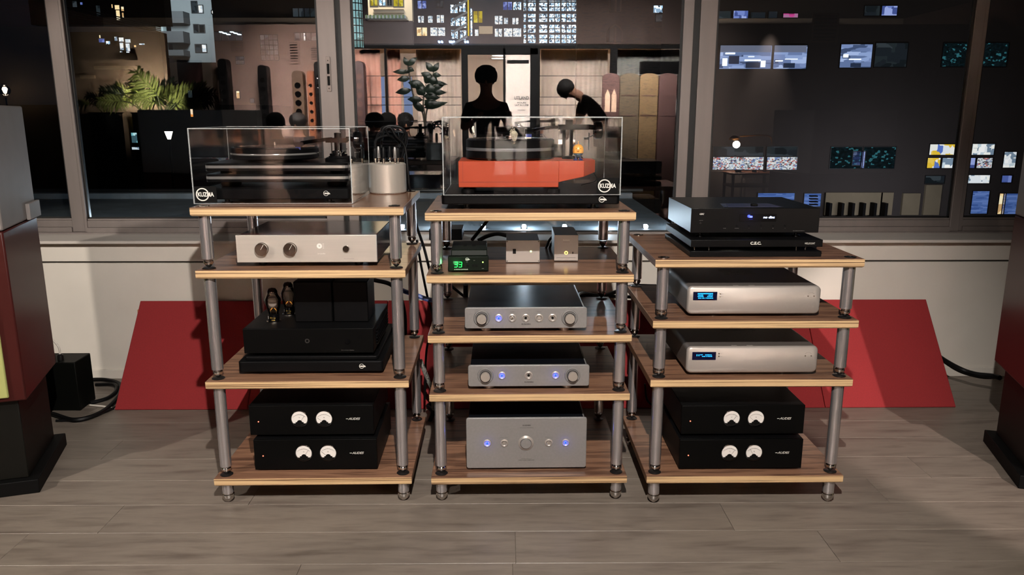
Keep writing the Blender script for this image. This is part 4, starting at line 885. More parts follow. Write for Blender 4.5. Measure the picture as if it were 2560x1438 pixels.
# low dado so that nothing floats; side walls of the lounge
DP = 11.9
hd = vb(880, 111, 1712, 121, DP, .12, 'partition_frame', BLK); struct(hd, 'black steel glazed partition')
base_part = vb(880, 400, 1712, 420, DP, .10, 'sill_panel', mat('dark_dado', (60, 48, 44), .8), None, base=0.0); base_part.parent = hd
struct(vb(880, -60, 1712, 110, DP, .10, 'wall_partition', mat('dark_brown_wall', (52, 40, 36), .9, noise=.08, nscale=3)))
for x0, x1, y0 in ((964, 970, 120), (1153, 1168, 120), (1258, 1264, 120), (1326, 1348, 120), (1528, 1536, 120), (1164, 1172, 120)):
    o = vb(x0, y0, x1, 420, DP, .10, 'mullion', BLK); o.parent = hd
vb(1168, 121, 1345, 136, DP, .09, 'transom', BLK).parent = hd
for y in (190, 243, 263): 
    for x0, x1 in ((880, 1153), (1348, 1712)): vb(x0, y - 1, x1, y + .6, DP, .03, 'glazing_bar', BLK).parent = hd
# back wall of the cafe, its ceiling with warm coffers and discs
struct(vb(620, 60, 2000, 520, 14.9, .1, 'wall_cafe', CREAM, None, base=0.0))
CZ = V(1280, 118, 13.2).z
cl_ = vb(880, 117, 1712, 118, 12.3, 3.0, 'ceiling_cafe', mat('cafe_ceiling', (206, 170, 130), .9)); struct(cl_); cl_.location.z = .10
for i, (x, y, D) in enumerate(((1410, 132, 13.0), (1390, 142, 14.2), (1092, 136, 13.2), (1104, 144, 14.4), (1245, 130, 12.9), (1250, 139, 13.8), (1247, 146, 14.6))):
    p = V(x, y, D); T = thing('ceiling_lamp', ['round white ceiling lamp nearest the glass right of the mirrored door', 'second round ceiling lamp right of the mirrored door', 'round ceiling lamp above the mirrored rubber plant', 'rear round ceiling lamp above the mirrored rubber plant', 'round ceiling lamp mirrored over the photographer', 'second round ceiling lamp mirrored over the photographer', 'rear round ceiling lamp mirrored over the photographer'][i], 'lamp', (p.x, p.y, p.z), 0, 'round cafe ceiling lamps')
    MB().lathe([(.15, 0), (.15, .03), (.13, .04)], n=28).obj('housing', mat('lamp_white', (220, 216, 210), .6), T)
    MB().lathe([(.135, -.006), (.14, .0)], n=28).obj('diffuser', glow('disc_light', (255, 250, 240), 14), T)
# curtains with folds
def curtain(px0, px1, py0, D, label, m, n=14):
    a, b = V(px0, py0, D), V(px1, py0, D); x0, x1 = sorted((a.x, b.x)); w = x1 - x0
    pts = []; N = n * 6
    front = [(w * i / N, .03 * math.sin(i * PI / 3) + .012 * math.sin(i * .7)) for i in range(N + 1)]
    poly = front + [(x, y - .006) for x, y in front[::-1]]
    mb = MB(); k = N + 1; vs = [(x, y, 0.02) for x, y in front] + [(x, y, a.z) for x, y in front]
    mb.add(vs, [(i, i + 1, k + i + 1, k + i) for i in range(N)])
    o = mb.obj('curtain', m, None, (x0, a.y, 0), smooth=60)
    s_ = o.modifiers.new('thick', 'SOLIDIFY'); s_.thickness = .006
    return tag(o, label, 'curtain')
curtain(882, 950, 124, 12.2, 'rose curtain gathered at the left end of the mirrored partition', CURTP, 5)
curtain(968, 1000, 124, 12.5, 'narrow rose curtain beside the blue daylight panel in the mirrored cafe', CURTP, 3)
curtain(1040, 1150, 124, 12.6, 'wide pale curtain behind the mirrored rubber plant', CURT, 10)
curtain(1352, 1520, 124, 12.6, 'wide pale curtain behind the bending person in the mirror image', CURT, 14)
curtain(1542, 1705, 124, 12.4, 'grey curtain above the folding screen in the mirror image', mat('grey_curtain', (128, 130, 126), .9), 12)
# bluish lit window of the cafe
T = thing('cafe_window', 'tall bluish lit window behind the mirrored rubber plant', 'window', V(1000, 280, 12.9))
for x0, x1, m_ in ((950, 964, 'soft_blue'), (976, 990, 'soft_blue'), (994, 1004, 'soft_white'), (1008, 1032, 'soft_blue')):
    vb(x0, 192, x1, 300, 12.9, .02, 'pane', glow(m_, (150, 170, 215) if m_ == 'soft_blue' else (225, 225, 230), 4.5), T)
vb(946, 300, 1054, 306, 12.9, .05, 'frame', BLK, T)
# glazed door leaf with the opening hours
T = thing('glass_door', 'pale glazed door with opening hours lettered on it behind the photographer', 'door', V(1300, 420, DP - .02))
T.location.z = 0
vb(1264, 137, 1326, 420, DP + .02, .03, 'leaf', mat('frosted_door_leaf', (196, 186, 178), .7), T, base=.02)
vb(1268, 150, 1322, 158, DP, .02, 'rail', BLK, T)
def vtext(s, px, py, hpx, D, parent, m, wpx):
    p = V(px, py, D); k = (V(px + 10, py, D).x - p.x) / 10
    o = text(s, abs(hpx * k) * 1.02, parent, (0, 0, 0), m, w=abs(wpx * k), ext=.002, bold=.02)
    o.location = (p.x - parent.location.x, p.y + .004 - parent.location.y, p.z - parent.location.z)
    return o                                   # lettered on the outer side, so it reads true in the mirror
INK = mat('door_ink', (34, 32, 32), .6)
vtext('UTLAND', 1304, 249, 8, DP, T, INK, 36); vtext('HOURS', 1304, 259, 4, DP, T, INK, 22); vtext('SAT 4-11PM', 1304, 265, 4, DP, T, INK, 34); vtext('CLOSED', 1304, 277, 3, DP, T, INK, 20)
# folding screen with arched tops
T = thing('folding_screen', 'four-leaf carved wooden folding screen with arched tops mirrored at the right', 'screen', V(1600, 400, 11.2)); T.location.z = 0
SCR = [mat('screen_brown', (70, 42, 38), .7), wood('screen_carved', [(52, 44, 34), (86, 72, 52), (70, 58, 44)], 14, (1, 1, 1), .7), wood('screen_tan', [(86, 66, 42), (120, 96, 62), (100, 78, 52)], 12, (1, 1, 1), .7), mat('screen_rose', (76, 48, 44), .7)]
for i, (x0, x1) in enumerate(((1506, 1549), (1550, 1599), (1600, 1646), (1647, 1692))):
    a, b = V(x0, 194, 11.2), V(x1, 194, 11.2); w = abs(b.x - a.x); cxx = (a.x + b.x) / 2 - T.location.x
    arc = [(-w / 2, 0.02)] + [(-w / 2, a.z)] + [(w / 2 * math.sin(t), a.z + .06 * math.cos(t)) for t in [math.radians(q_) for q_ in range(-80, 81, 16)]] + [(w / 2, a.z), (w / 2, 0.02)]
    lf = MB().prism(arc, -.02, .02, 'y').obj('leaf', SCR[i], T, (cxx, 0, 0), bev=.004)
    if i == 0:
        for s_ in (-1, 1):
            aw = w * .15; z0 = V(x0, 280, 11.2).z; z1 = V(x0, 238, 11.2).z
            MB().prism([(s_ * w * .19 - aw, z0), (s_ * w * .19 + aw, z0), (s_ * w * .19 + aw, z1), (s_ * w * .19, z1 + .08), (s_ * w * .19 - aw, z1)], .021, .026, 'y').obj('lattice_opening', mat('pale_lattice', (190, 160, 136), .7), lf)
    else:
        for zz in (V(x0, 240, 11.2).z, V(x0, 290, 11.2).z): MB().box(-w * .42, .02, zz, w * .42, .028, zz + .012).obj('rail', SCR[0], lf)
# wall television and lounge wall on the left of the mirror image
T = thing('television', 'black wall television above the folding screen in the mirror image', 'television', V(1650, 168, 11.6))
vb(1600, 153, 1702, 186, 11.6, .05, 'cabinet', BLACKM, T, bev=.01); vb(1603, 155, 1699, 184, 11.59, .01, 'screen', BLACKG, T)
lw = vb(520, 62, 822, 420, 12.4, .10, 'wall_lounge', PINKW, None, base=0.0); struct(lw)
lw2 = vb(822, 62, 882, 420, 12.0, .10, 'wall_lounge_return', mat('rosy_wall2', (176, 142, 126), .85), None, base=0.0); struct(lw2)
bw = vb(-260, 66, 441, 420, 11.1, .10, 'wall_plants', BROWN, None, base=0.0); struct(bw)
struct(vb(441, 150, 520, 420, 11.9, .1, 'wall_recess', mat('dark_rose_wall', (66, 40, 36), .9), None, base=0.0))
struct(vb(1760, 60, 2700, 430, 12.6, .10, 'wall_office', mat('taupe_wall', (96, 84, 78), .85, noise=.06, nscale=1.5), None, base=0.0))
# framed door panel edges on the plant wall
for x0, y0, x1, y1 in ((234, 165, 345, 173), (199, 188, 236, 196)): struct(vb(x0, y0, x1, y1, 11.0, .04, 'trim_4', mat('pale_trim', (200, 176, 150), .7)))
def louvre(px0, py0, px1, py1, D, label):
    a, b = V(px0, py0, D), V(px1, py1, D); x0, x1 = sorted((a.x, b.x)); w = x1 - x0; h = a.z - b.z
    T = thing('air_grille', label, 'vent', ((x0 + x1) / 2, a.y + .002, b.z), 0, 'louvred air grilles')
    MB().box(-w / 2 - .03, -.0, -.03, w / 2 + .03, .015, 0).box(-w / 2 - .03, 0, h, w / 2 + .03, .015, h + .03).box(-w / 2 - .03, 0, 0, -w / 2, .015, h).box(w / 2, 0, 0, w / 2 + .03, .015, h).obj('frame', PINKW, T)
    MB().box(-w / 2, 0, 0, w / 2, .003, h).obj('duct', BLACKM, T)
    n = 7
    for i in range(n):
        s_ = MB().box(-w / 2, -.001, -h / n * .28, w / 2, .006, h / n * .28).obj('slat', PINKW, T, (0, .012, h * (i + .5) / n)); s_.rotation_euler = (.5, 0, 0)
louvre(724, 106, 746, 154, 12.38, 'louvred air grille over the mirrored brown standing panel')
louvre(777, 117, 795, 150, 12.38, 'narrow louvred air grille beside the middle window post in the mirror image')
louvre(576, 103, 610, 130, 12.38, 'wide louvred air grille high on the mirrored lounge wall')
louvre(2036, 38, 2088, 102, 12.58, 'large dark louvred air grille high on the mirrored office wall')
# tall slim standing things along the lounge wall
def column(px0, px1, py0, D, label, m, mesh=False, cat='column speaker'):
    a, b = V(px0, py0, D), V(px1, py0, D); w = abs(b.x - a.x)
    T = thing('column_speaker', label, cat, ((a.x + b.x) / 2, a.y - .12, 0), 0, 'slim standing column speakers')
    MB().box(-w / 2 - .03, -.13, 0, w / 2 + .03, .13, .03).obj('base', BLACKM, T, bev=.004)
    MB().prism(rrect(-w / 2, .03, w / 2, a.z, w * .42), -.10, .10, 'y').obj('cabinet', m, T, bev=.008)
    g = MB()
    for k in range(9): g.lathe([(w * .28, .100), (w * .28, .106), (w * .2, .104), (0, .102)], (0, 0, a.z - .22 - k * .13), 'y', 14)
    g.obj('driver_row', BLACKG if not mesh else mat('lattice_bronze', (90, 60, 50), .5), T)
column(541, 564, 146, 12.0, 'slim black column speaker left of the mirrored lounge wall', BLACK)
column(641, 664, 162, 12.0, 'slim black column speaker in the middle of the mirrored lounge wall', BLACK)
column(727, 755, 176, 12.2, 'brown column speaker under the mirrored air grille', mat('brown_column', (92, 70, 52), .5))
column(765, 781, 176, 12.2, 'amber wooden column speaker beside the dark one near the middle post', mat('amber_column', (150, 88, 56), .4))
column(783, 803, 153, 11.9, 'dark column speaker against the middle window post in the mirror image', BLACK)
column(882, 908, 152, 11.7, 'dark column speaker with bronze lattice right of the middle window post', mat('maroon_column', (58, 34, 36), .5), True)
# leafy planters on a wall ledge with an uplight
LEAF = mat('leaf_green', (146, 160, 84), .5); LEAFD = mat('leaf_dark', (30, 44, 26), .5); STEM = mat('leaf_stem', (74, 84, 44), .6)
def fingered_leaf(parent, base, tip, L, m, seed, tilt=0):
    """split philodendron leaf: midrib with tapering fingers on both sides"""
    rnd = random.Random(seed); st = MB().tube([base, (base + tip) / 2 + Vector((0, 0, .05)), tip], .008, 6).obj('leaf_stem', STEM, parent)
    mb = MB(); d = (tip - base); ang = math.atan2(d.x, max(.02, d.z))
    dirv = Vector((math.sin(ang * 1.6), rnd.uniform(-.2, .3), math.cos(ang * 1.6) * .35)).normalized(); side = dirv.cross(Vector((0, 1, 0))).normalized()
    up = side.cross(dirv)
    for k in range(9):
        t = k / 8; c = tip + dirv * L * (t - .12)
        fl_ = L * (.62 - .42 * abs(t - .3)) * rnd.uniform(.85, 1.1)
        for s_ in (-1, 1):
            e = c + (side * s_ * .9 + dirv * .6) * fl_ + Vector((0, 0, -.16 * fl_ - rnd.uniform(0, .03))) + Vector((0, rnd.uniform(-.04, .04), 0))
            mid = (c + e) / 2 + Vector((0, 0, .02)); wv = dirv * L * .062
            mb.add([c - wv * .6, c + wv * .6, mid + wv, mid - wv, e], [(0, 1, 2, 3), (3, 2, 4)])
    e = tip + dirv * L * 1.15; mb.add([tip - side * .012, tip + side * .012, tip + dirv * L * .6 + side * .02, tip + dirv * L * .6 - side * .02, e], [(0, 1, 2, 3), (3, 2, 4)])
    o = mb.obj('leaf', m, parent, smooth=60); s_ = o.modifiers.new('t', 'SOLIDIFY'); s_.thickness = .002
    return o
def split_plant(px, py, D, label, spec, seed):
    p = V(px, py, D); T = thing('split_leaf_plant', label, 'plant', (p.x, p.y, 0))
    MB().lathe([(.16, 0), (.19, .02), (.20, p.z - .12), (.22, p.z - .10), (.20, p.z - .10), (.19, p.z - .14)], n=24).obj('planter', BLACKM, T)
    MB().lathe([(0, p.z - .13), (.19, p.z - .13)], n=20).obj('soil', mat('soil', (40, 30, 24), .9), T)
    for i, (dx, dz, L, dk) in enumerate(spec):
        fingered_leaf(T, Vector((dx * .12, 0, p.z - .13)), Vector((dx, random.uniform(-.12, .12), p.z + dz * .5)), L, LEAFD if dk else LEAF, seed + i)
split_plant(368, 262, 10.75, 'broad split-leaf plant with lit fingered leaves mirrored in the left pane', [(-.18, .26, .34, 0), (.10, .24, .36, 1), (.14, .18, .36, 0), (-.30, .10, .28, 0), (-.02, .14, .30, 0), (.22, .32, .28, 1), (-.34, .30, .30, 1)], 3)
split_plant(405, 262, 10.1, 'bushier split-leaf plant close to the uplight mirrored in the left pane', [(-.05, .30, .34, 0), (.18, .24, .38, 0), (.34, .14, .30, 1), (.10, .08, .30, 0), (.38, .26, .30, 1), (-.16, .10, .24, 0), (.25, .04, .26, 0)], 33)
split_plant(262, 262, 10.8, 'small sparse split-leaf plant at the left of the mirrored planters', [(-.10, .12, .20, 1), (.06, .16, .20, 0), (.16, .05, .18, 0), (-.18, .03, .16, 0)], 63)
# rubber plant in front of the partition
p = V(1062, 300, 10.9); T = thing('rubber_plant', 'tall rubber plant with broad dark oval leaves mirrored left of the photographer', 'plant', (p.x, p.y, 0))
MB().lathe([(.15, 0), (.19, .03), (.23, .42), (.25, .44), (.22, .44), (.21, .40)], n=28).obj('pot', mat('dark_pot', (30, 28, 28), .5), T)
MB().lathe([(0, .41), (.21, .41)], n=20).obj('soil', mat('soil', (40, 30, 24), .9), T)
DK = mat('rubber_leaf', (16, 24, 18), .4, spec=.2)
def oval(parent, c, px1, py1, wpx):
    e = V(px1, py1, 10.9) - T.location; c = Vector(c); d = e - c; L = d.length; s_ = d.cross(Vector((0, 1, 0))).normalized(); ww = wpx * .0057
    pr = [0, .6, .95, 1, .8, .45, 0]; vs = []; n_ = len(pr)
    for i, k in enumerate(pr):
        t = i / (n_ - 1); q_ = c + d * t + Vector((0, .03 * math.sin(t * PI), 0))
        vs += [q_ + s_ * ww * k + Vector((0, .012, 0)), q_ - Vector((0, .004, 0)), q_ - s_ * ww * k + Vector((0, .012, 0))]
    fs = [(i * 3 + j, i * 3 + j + 1, i * 3 + j + 4, i * 3 + j + 3) for i in range(n_ - 1) for j in (0, 1)]
    o = MB().add(vs, fs).obj('leaf', DK, parent, smooth=60); m_ = o.modifiers.new('t', 'SOLIDIFY'); m_.thickness = .003
for pts, leaves in (([(1060, 300), (1034, 240), (1024, 190), (1020, 165)], [((1020, 165), (1010, 142), 6), ((1020, 165), (1043, 143), 7), ((1023, 180), (982, 180), 6), ((1023, 182), (1010, 176), 5), ((1026, 196), (992, 200), 7), ((1030, 225), (988, 232), 8), ((1030, 220), (1044, 205), 7), ((1020, 170), (1036, 178), 6)]),
                    ([(1064, 300), (1076, 250), (1082, 200), (1084, 180)], [((1084, 180), (1064, 155), 8), ((1084, 180), (1098, 156), 7), ((1082, 186), (1104, 190), 6), ((1083, 196), (1052, 182), 9), ((1082, 204), (1120, 212), 5), ((1080, 205), (1060, 190), 12), ((1079, 212), (1088, 190), 12), ((1078, 230), (1116, 232), 7), ((1078, 222), (1110, 214), 7)]),
                    ([(1062, 300), (1058, 260), (1062, 215)], [((1062, 215), (1020, 206), 10), ((1060, 225), (1096, 222), 13), ((1060, 240), (1100, 245), 10), ((1058, 250), (1018, 248), 8), ((1060, 262), (1100, 258), 12), ((1059, 270), (1120, 256), 8), ((1060, 280), (1030, 250), 9), ((1064, 236), (1040, 216), 12), ((1062, 250), (1086, 272), 10)])):
    w3 = [V(x, y, 10.9) - T.location for x, y in pts]; w3.insert(0, Vector((0, 0, .41)))
    MB().tube(w3, .012, 7).obj('branch', mat('rubber_stem', (46, 38, 28), .7), T)
    for c, e, ww in leaves: oval(T, V(*c, 10.9) - T.location, *e, ww)
# lamps reflected low in the panes
def table_lamp(px, py, D, label):
    p = V(px, py, D); T = thing('globe_lamp', label, 'lamp', (p.x, p.y, 0), 0)
    MB().lathe([(.11, 0), (.11, .015), (.012, .02), (.010, p.z - .10), (.03, p.z - .09)], n=20).obj('stand', BLACK, T)
    MB().lathe([(.028, -.07), (.06, -.04), (.075, .0), (.06, .04), (.028, .07), (.028, .09)], n=24).obj('glass_globe', BULBG, T, (0, 0, p.z))
    MB().lathe([(0, -.045), (.018, -.035), (.034, .02), (.02, .045), (0, .05)], n=18).obj('bulb', glow('warm_bulb', (255, 236, 200), 22), T, (0, 0, p.z))
table_lamp(1297, 325, 10.2, 'bulb lamp in a clear globe shining through the orange player cover'); table_lamp(1186, 324, 10.6, 'second bulb lamp left of it behind the orange player cover')

table_lamp(8, 226, 10.8, 'bright bulb lamp mirrored at the far left edge of the picture')
# ------------------------------------------------------------------ people behind the camera
def grow(name, parent, joints, edges, root, m, sub=2):
    me = bpy.data.meshes.new(name); idx = {k: i for i, k in enumerate(joints)}
    me.from_pydata([joints[k][:3] for k in joints], [(idx[a], idx[b]) for a, b in edges], [])
    o = bpy.data.objects.new(name, me); COL.objects.link(o); o.parent = parent; me.materials.append(m)
    sk = o.modifiers.new('skin', 'SKIN'); sk.use_smooth_shade = True
    for k, i in idx.items():
        d = me.skin_vertices[0].data[i]; r_ = joints[k][3]; d.radius = (r_, joints[k][4] if len(joints[k]) > 4 else r_); d.use_root = (k == root)
    ss = o.modifiers.new('sub', 'SUBSURF'); ss.levels = sub; ss.render_levels = sub
    return o
SKIN = mat('skin', (176, 128, 104), .55); HAIR = mat('dark_hair', (20, 16, 14), .7)
def person(label, loc, rotz, J, shirt, trousers, hair=True, cat='person', cap=False):
    """J holds head, neck, chest, waist, pelvis and both limbs; faces +Y locally"""
    T = thing('person', label, cat, loc, rotz)
    j = dict(J); hx, hy, hz = j['head'][:3]; body = {}
    nk = Vector(j['neck'][:3]); hdv = Vector((hx, hy, hz)); ax = (hdv - nk).normalized()
    body['pelvis'] = (*j['pelvis'], .12, .10); body['waist'] = (*j['waist'], .115, .09); body['chest'] = (*j['chest'], .145, .10); body['neck'] = (*j['neck'], .062); body['collar'] = (*(Vector(j['chest']).lerp(nk, .62)), .105, .075)
    body['jaw'] = (*(hdv - ax * .075), .068); body['head'] = (hx, hy, hz, .088, .098); body['crown'] = (*(hdv + ax * .07), .07)
    E_ = [('pelvis', 'waist'), ('waist', 'chest'), ('chest', 'collar'), ('collar', 'neck'), ('neck', 'jaw'), ('jaw', 'head'), ('head', 'crown')]
    rad = {'shoulder': .06, 'elbow': .042, 'wrist': .027, 'hip': .088, 'knee': .058, 'ankle': .038, 'toe': .035}
    for s_ in 'LR':
        for a in ('shoulder', 'elbow', 'wrist', 'hip', 'knee', 'ankle', 'toe'): body[a + s_] = (*j[a + s_], rad[a])
        E_ += [('chest', 'shoulder' + s_), ('shoulder' + s_, 'elbow' + s_), ('elbow' + s_, 'wrist' + s_), ('pelvis', 'hip' + s_), ('hip' + s_, 'knee' + s_), ('knee' + s_, 'ankle' + s_), ('ankle' + s_, 'toe' + s_)]
        wv = Vector(j['wrist' + s_]); d = (wv - Vector(j['elbow' + s_])).normalized(); sd = d.cross(Vector((0, 0, 1))); sd = sd.normalized() if sd.length > .1 else Vector((1, 0, 0)); up = sd.cross(d)
        pm = wv + d * .05; body['palm' + s_] = (*pm, .030, .018); E_.append(('wrist' + s_, 'palm' + s_))
        for f_, (o_, L) in enumerate(((-.027, .066), (-.009, .076), (.009, .072), (.026, .058))):
            k1, k2 = 'f%d%s' % (f_, s_), 'g%d%s' % (f_, s_); a = pm + d * .035 + sd * o_; b = a + d * L * .55 + up * .01; 
            body[k1] = (*a, .0095); body[k2] = (*(b + d * L * .35 + up * .02), .0075); E_ += [('palm' + s_, k1), (k1, k2)]
        a = pm - d * .01 + sd * -.035; body['t' + s_] = (*a, .011); body['u' + s_] = (*(a + d * .04 + sd * -.015 + up * .015), .009); E_ += [('palm' + s_, 't' + s_), ('t' + s_, 'u' + s_)]
    bd = grow('body', T, body, E_, 'pelvis', SKIN)
    g = .014
    sj = {k: (*body[k][:3], *[r_ + g for r_ in body[k][3:]]) for k in ('pelvis', 'waist', 'chest', 'shoulderL', 'shoulderR')}
    sj['collar'] = (*(Vector(j['chest']).lerp(nk, .62)), .118, .088)
    for s_ in 'LR': sj['sl' + s_] = (*(Vector(j['shoulder' + s_]).lerp(Vector(j['elbow' + s_]), .75)), .060)
    grow('shirt', T, sj, [('pelvis', 'waist'), ('waist', 'chest'), ('chest', 'collar'), ('chest', 'shoulderL'), ('chest', 'shoulderR'), ('shoulderL', 'slL'), ('shoulderR', 'slR')], 'pelvis', shirt)
    tj = {k + s_: (*body[k + s_][:3], body[k + s_][3] + g) for k in ('hip', 'knee', 'ankle') for s_ in 'LR'}; tj['pelvis'] = (*body['pelvis'][:3], .135, .115)
    grow('trousers', T, tj, [('pelvis', 'hipL'), ('pelvis', 'hipR'), ('hipL', 'kneeL'), ('hipR', 'kneeR'), ('kneeL', 'ankleL'), ('kneeR', 'ankleR')], 'pelvis', trousers)
    for s_ in 'LR':
        a, b = Vector(j['ankle' + s_]), Vector(j['toe' + s_]); MB().box(-.045, -.07, -.035, .045, .14, .05).obj('shoe', BLACKM, T, (a.x, a.y + .02, max(.036, b.z)), bev=.02)
    # hair cap, face
    fr_ = Vector((0, 1, 0)); fr_ = (fr_ - ax * fr_.dot(ax)).normalized(); sdv = fr_.cross(ax)
    M_ = Matrix((sdv, fr_, ax)).transposed().to_4x4(); M_.translation = hdv
    def place(o): o.matrix_local = M_; return o
    place(MB().lathe([(.108, -.03), (.122, .02), (.118, .06), (.096, .105), (.05, .135), (0, .143)], (0, -.016, 0), n=24).lathe([(.04, -.08), (.085, -.05), (.098, -.01), (.10, .03)], (0, -.022, 0), n=24, a0=PI * .98, a1=PI * 2.02).obj('hair', HAIR, T))
    if cap: place(MB().lathe([(.112, .03), (.114, .06), (.09, .11), (0, .135)], (0, -.01, 0), n=24).box(-.06, .08, .035, .06, .17, .045).obj('cap', BLACKM, T, bev=.004))
    for s_ in (-1, 1):
        place(MB().lathe([(0, -.006), (.011, 0), (0, .008)], (s_ * .033, .083, .004), 'y', 12).obj('eye', mat('eye_white', (230, 226, 220), .3), T))
        place(MB().lathe([(.0, -.022), (.016, -.012), (.018, .006), (.0, .022)], (s_ * .094, -.004, -.006), n=10).obj('ear', SKIN, T))
    place(MB().lathe([(.015, -.036), (.011, -.015), (.005, .006)], (0, .096, 0), n=10).obj('nose', SKIN, T)); place(MB().box(-.022, .086, -.060, .022, .094, -.053).obj('mouth', mat('lips', (140, 80, 70), .5), T, bev=.003))
    return T
def stand(hh, hold=False):
    k = hh / 1.84; J = {'pelvis': (0, 0, .97), 'waist': (0, 0, 1.14), 'chest': (0, -.01, 1.38), 'neck': (0, 0, 1.555), 'head': (0, .03, 1.70),
        'shoulderL': (-.18, 0, 1.405), 'shoulderR': (.18, 0, 1.405), 'hipL': (-.09, 0, .92), 'hipR': (.09, 0, .92), 'kneeL': (-.11, .02, .50), 'kneeR': (.11, .02, .50), 'ankleL': (-.12, 0, .09), 'ankleR': (.12, 0, .09), 'toeL': (-.13, .14, .045), 'toeR': (.13, .14, .045),
        'elbowL': (-.25, .0, 1.18), 'elbowR': (.25, .0, 1.18), 'wristL': (-.12, .16, 1.27), 'wristR': (.24, .15, 1.27)}
    return {a: tuple(c * k for c in b) for a, b in J.items()}
J = stand(1.84)
person('person standing behind the camera holding up a phone, mirrored in the middle pane', (-.20, -.40, 0), 0, J, mat('dark_shirt', (44, 42, 44), .8), mat('dark_trousers', (26, 26, 30), .8))
ph = MB().prism(rrect(-.075, -.036, .075, .036, .008), -.004, .004, 'y').obj('phone', BLACKG, None, (-.03, -.045, 1.325), bev=.001); tag(ph, 'black phone held level by the photographer', 'phone')
MB().lathe([(.010, .004), (.010, .0058), (0, .0058)], (.055, 0, .015), 'y', 16).obj('camera_lens', DARKMETAL, ph)
p = V(1455, 300, 10.4)
B = stand(1.75); B.update({'waist': (0, .05, 1.06), 'waist': (0, .05, 1.10), 'chest': (.0, .21, 1.32), 'neck': (0, .37, 1.43), 'head': (0, .50, 1.48), 'shoulderL': (-.17, .26, 1.35), 'shoulderR': (.17, .26, 1.35), 'elbowL': (-.19, .36, 1.08), 'elbowR': (.19, .36, 1.08), 'wristL': (-.12, .50, .90), 'wristR': (.12, .50, .90)})
zt = p.z
person('person bending forward over a table, mirrored right of the photographer', (p.x + .30, p.y, .16), PI / 2, B, mat('navy_shirt', (40, 38, 44), .8), mat('dark_trousers', (26, 26, 30), .8))
st = MB().box(-.35, -.35, 0, .35, .35, .16).obj('dais', BLACKM, None, (p.x + .30, p.y, 0), bev=.005); tag(st, 'low black platform the bending person stands on', 'platform')
def seat(): 
    J = stand(1.72); J.update({'pelvis': (0, 0, .52), 'waist': (0, 0, .68), 'chest': (0, .0, .90), 'neck': (0, .02, 1.07), 'head': (0, .05, 1.22), 'shoulderL': (-.18, 0, .98), 'shoulderR': (.18, 0, .98), 'hipL': (-.09, .05, .52), 'hipR': (.09, .05, .52), 'kneeL': (-.12, .46, .52), 'kneeR': (.12, .46, .52), 'ankleL': (-.12, .46, .09), 'ankleR': (.12, .46, .09), 'toeL': (-.12, .58, .045), 'toeR': (.12, .58, .045), 'elbowL': (-.22, .05, .72), 'elbowR': (.22, .05, .72), 'wristL': (-.12, .28, .66), 'wristR': (.12, .28, .66)}); return J
def chair(x, y, rz, label):
    T = thing('lounge_chair', label, 'chair', (x, y, 0), rz, 'dark lounge chairs of the seated listeners')
    m_ = mat('charcoal_fabric', (46, 42, 42), .9)
    MB().box(-.26, -.24, .34, .26, .26, .43).obj('seat', m_, T, bev=.03); MB().box(-.26, -.34, .34, .26, -.24, .92).obj('backrest', m_, T, bev=.03)
    for a in (-.22, .22):
        for b in (-.26, .22): MB().rod((a, b, 0), (a * .95, b * .95, .35), .014).obj('leg', BLACK, T)
for i, (x, y, D, lb, lc, cp) in enumerate(((600, 262, 10.9, 'seated person mirrored left of the slim black column speaker', 'dark chair furthest left in the mirrored lounge', 0), (690, 266, 10.3, 'seated person mirrored under the brown column speaker', 'dark chair under the mirrored brown column speaker', 0), (745, 268, 11.3, 'seated person mirrored nearest the left edge of the middle window post', 'dark chair nearest the middle window post', 0), (936, 256, 10.1, 'seated person in a dark cap mirrored right of the lattice column speaker', 'dark chair right of the lattice column speaker', 1), (968, 266, 10.75, 'seated person mirrored between the capped person and the rubber plant', 'dark chair between the capped person and the plant', 0), (1012, 264, 11.45, 'seated person mirrored behind the rubber plant', 'dark chair behind the mirrored rubber plant', 0))):
    p = V(x, y, D); dz = 0
    person(lb, (p.x, p.y, 0), .3 - .1 * i, seat(), mat(['grey_top', 'brown_top', 'black_top'][i % 3], [(70, 66, 66), (84, 62, 52), (24, 24, 26)][i % 3], .85), mat('dark_trousers', (26, 26, 30), .8), cap=bool(cp))
    chair(p.x, p.y, .3 - .1 * i, lc)
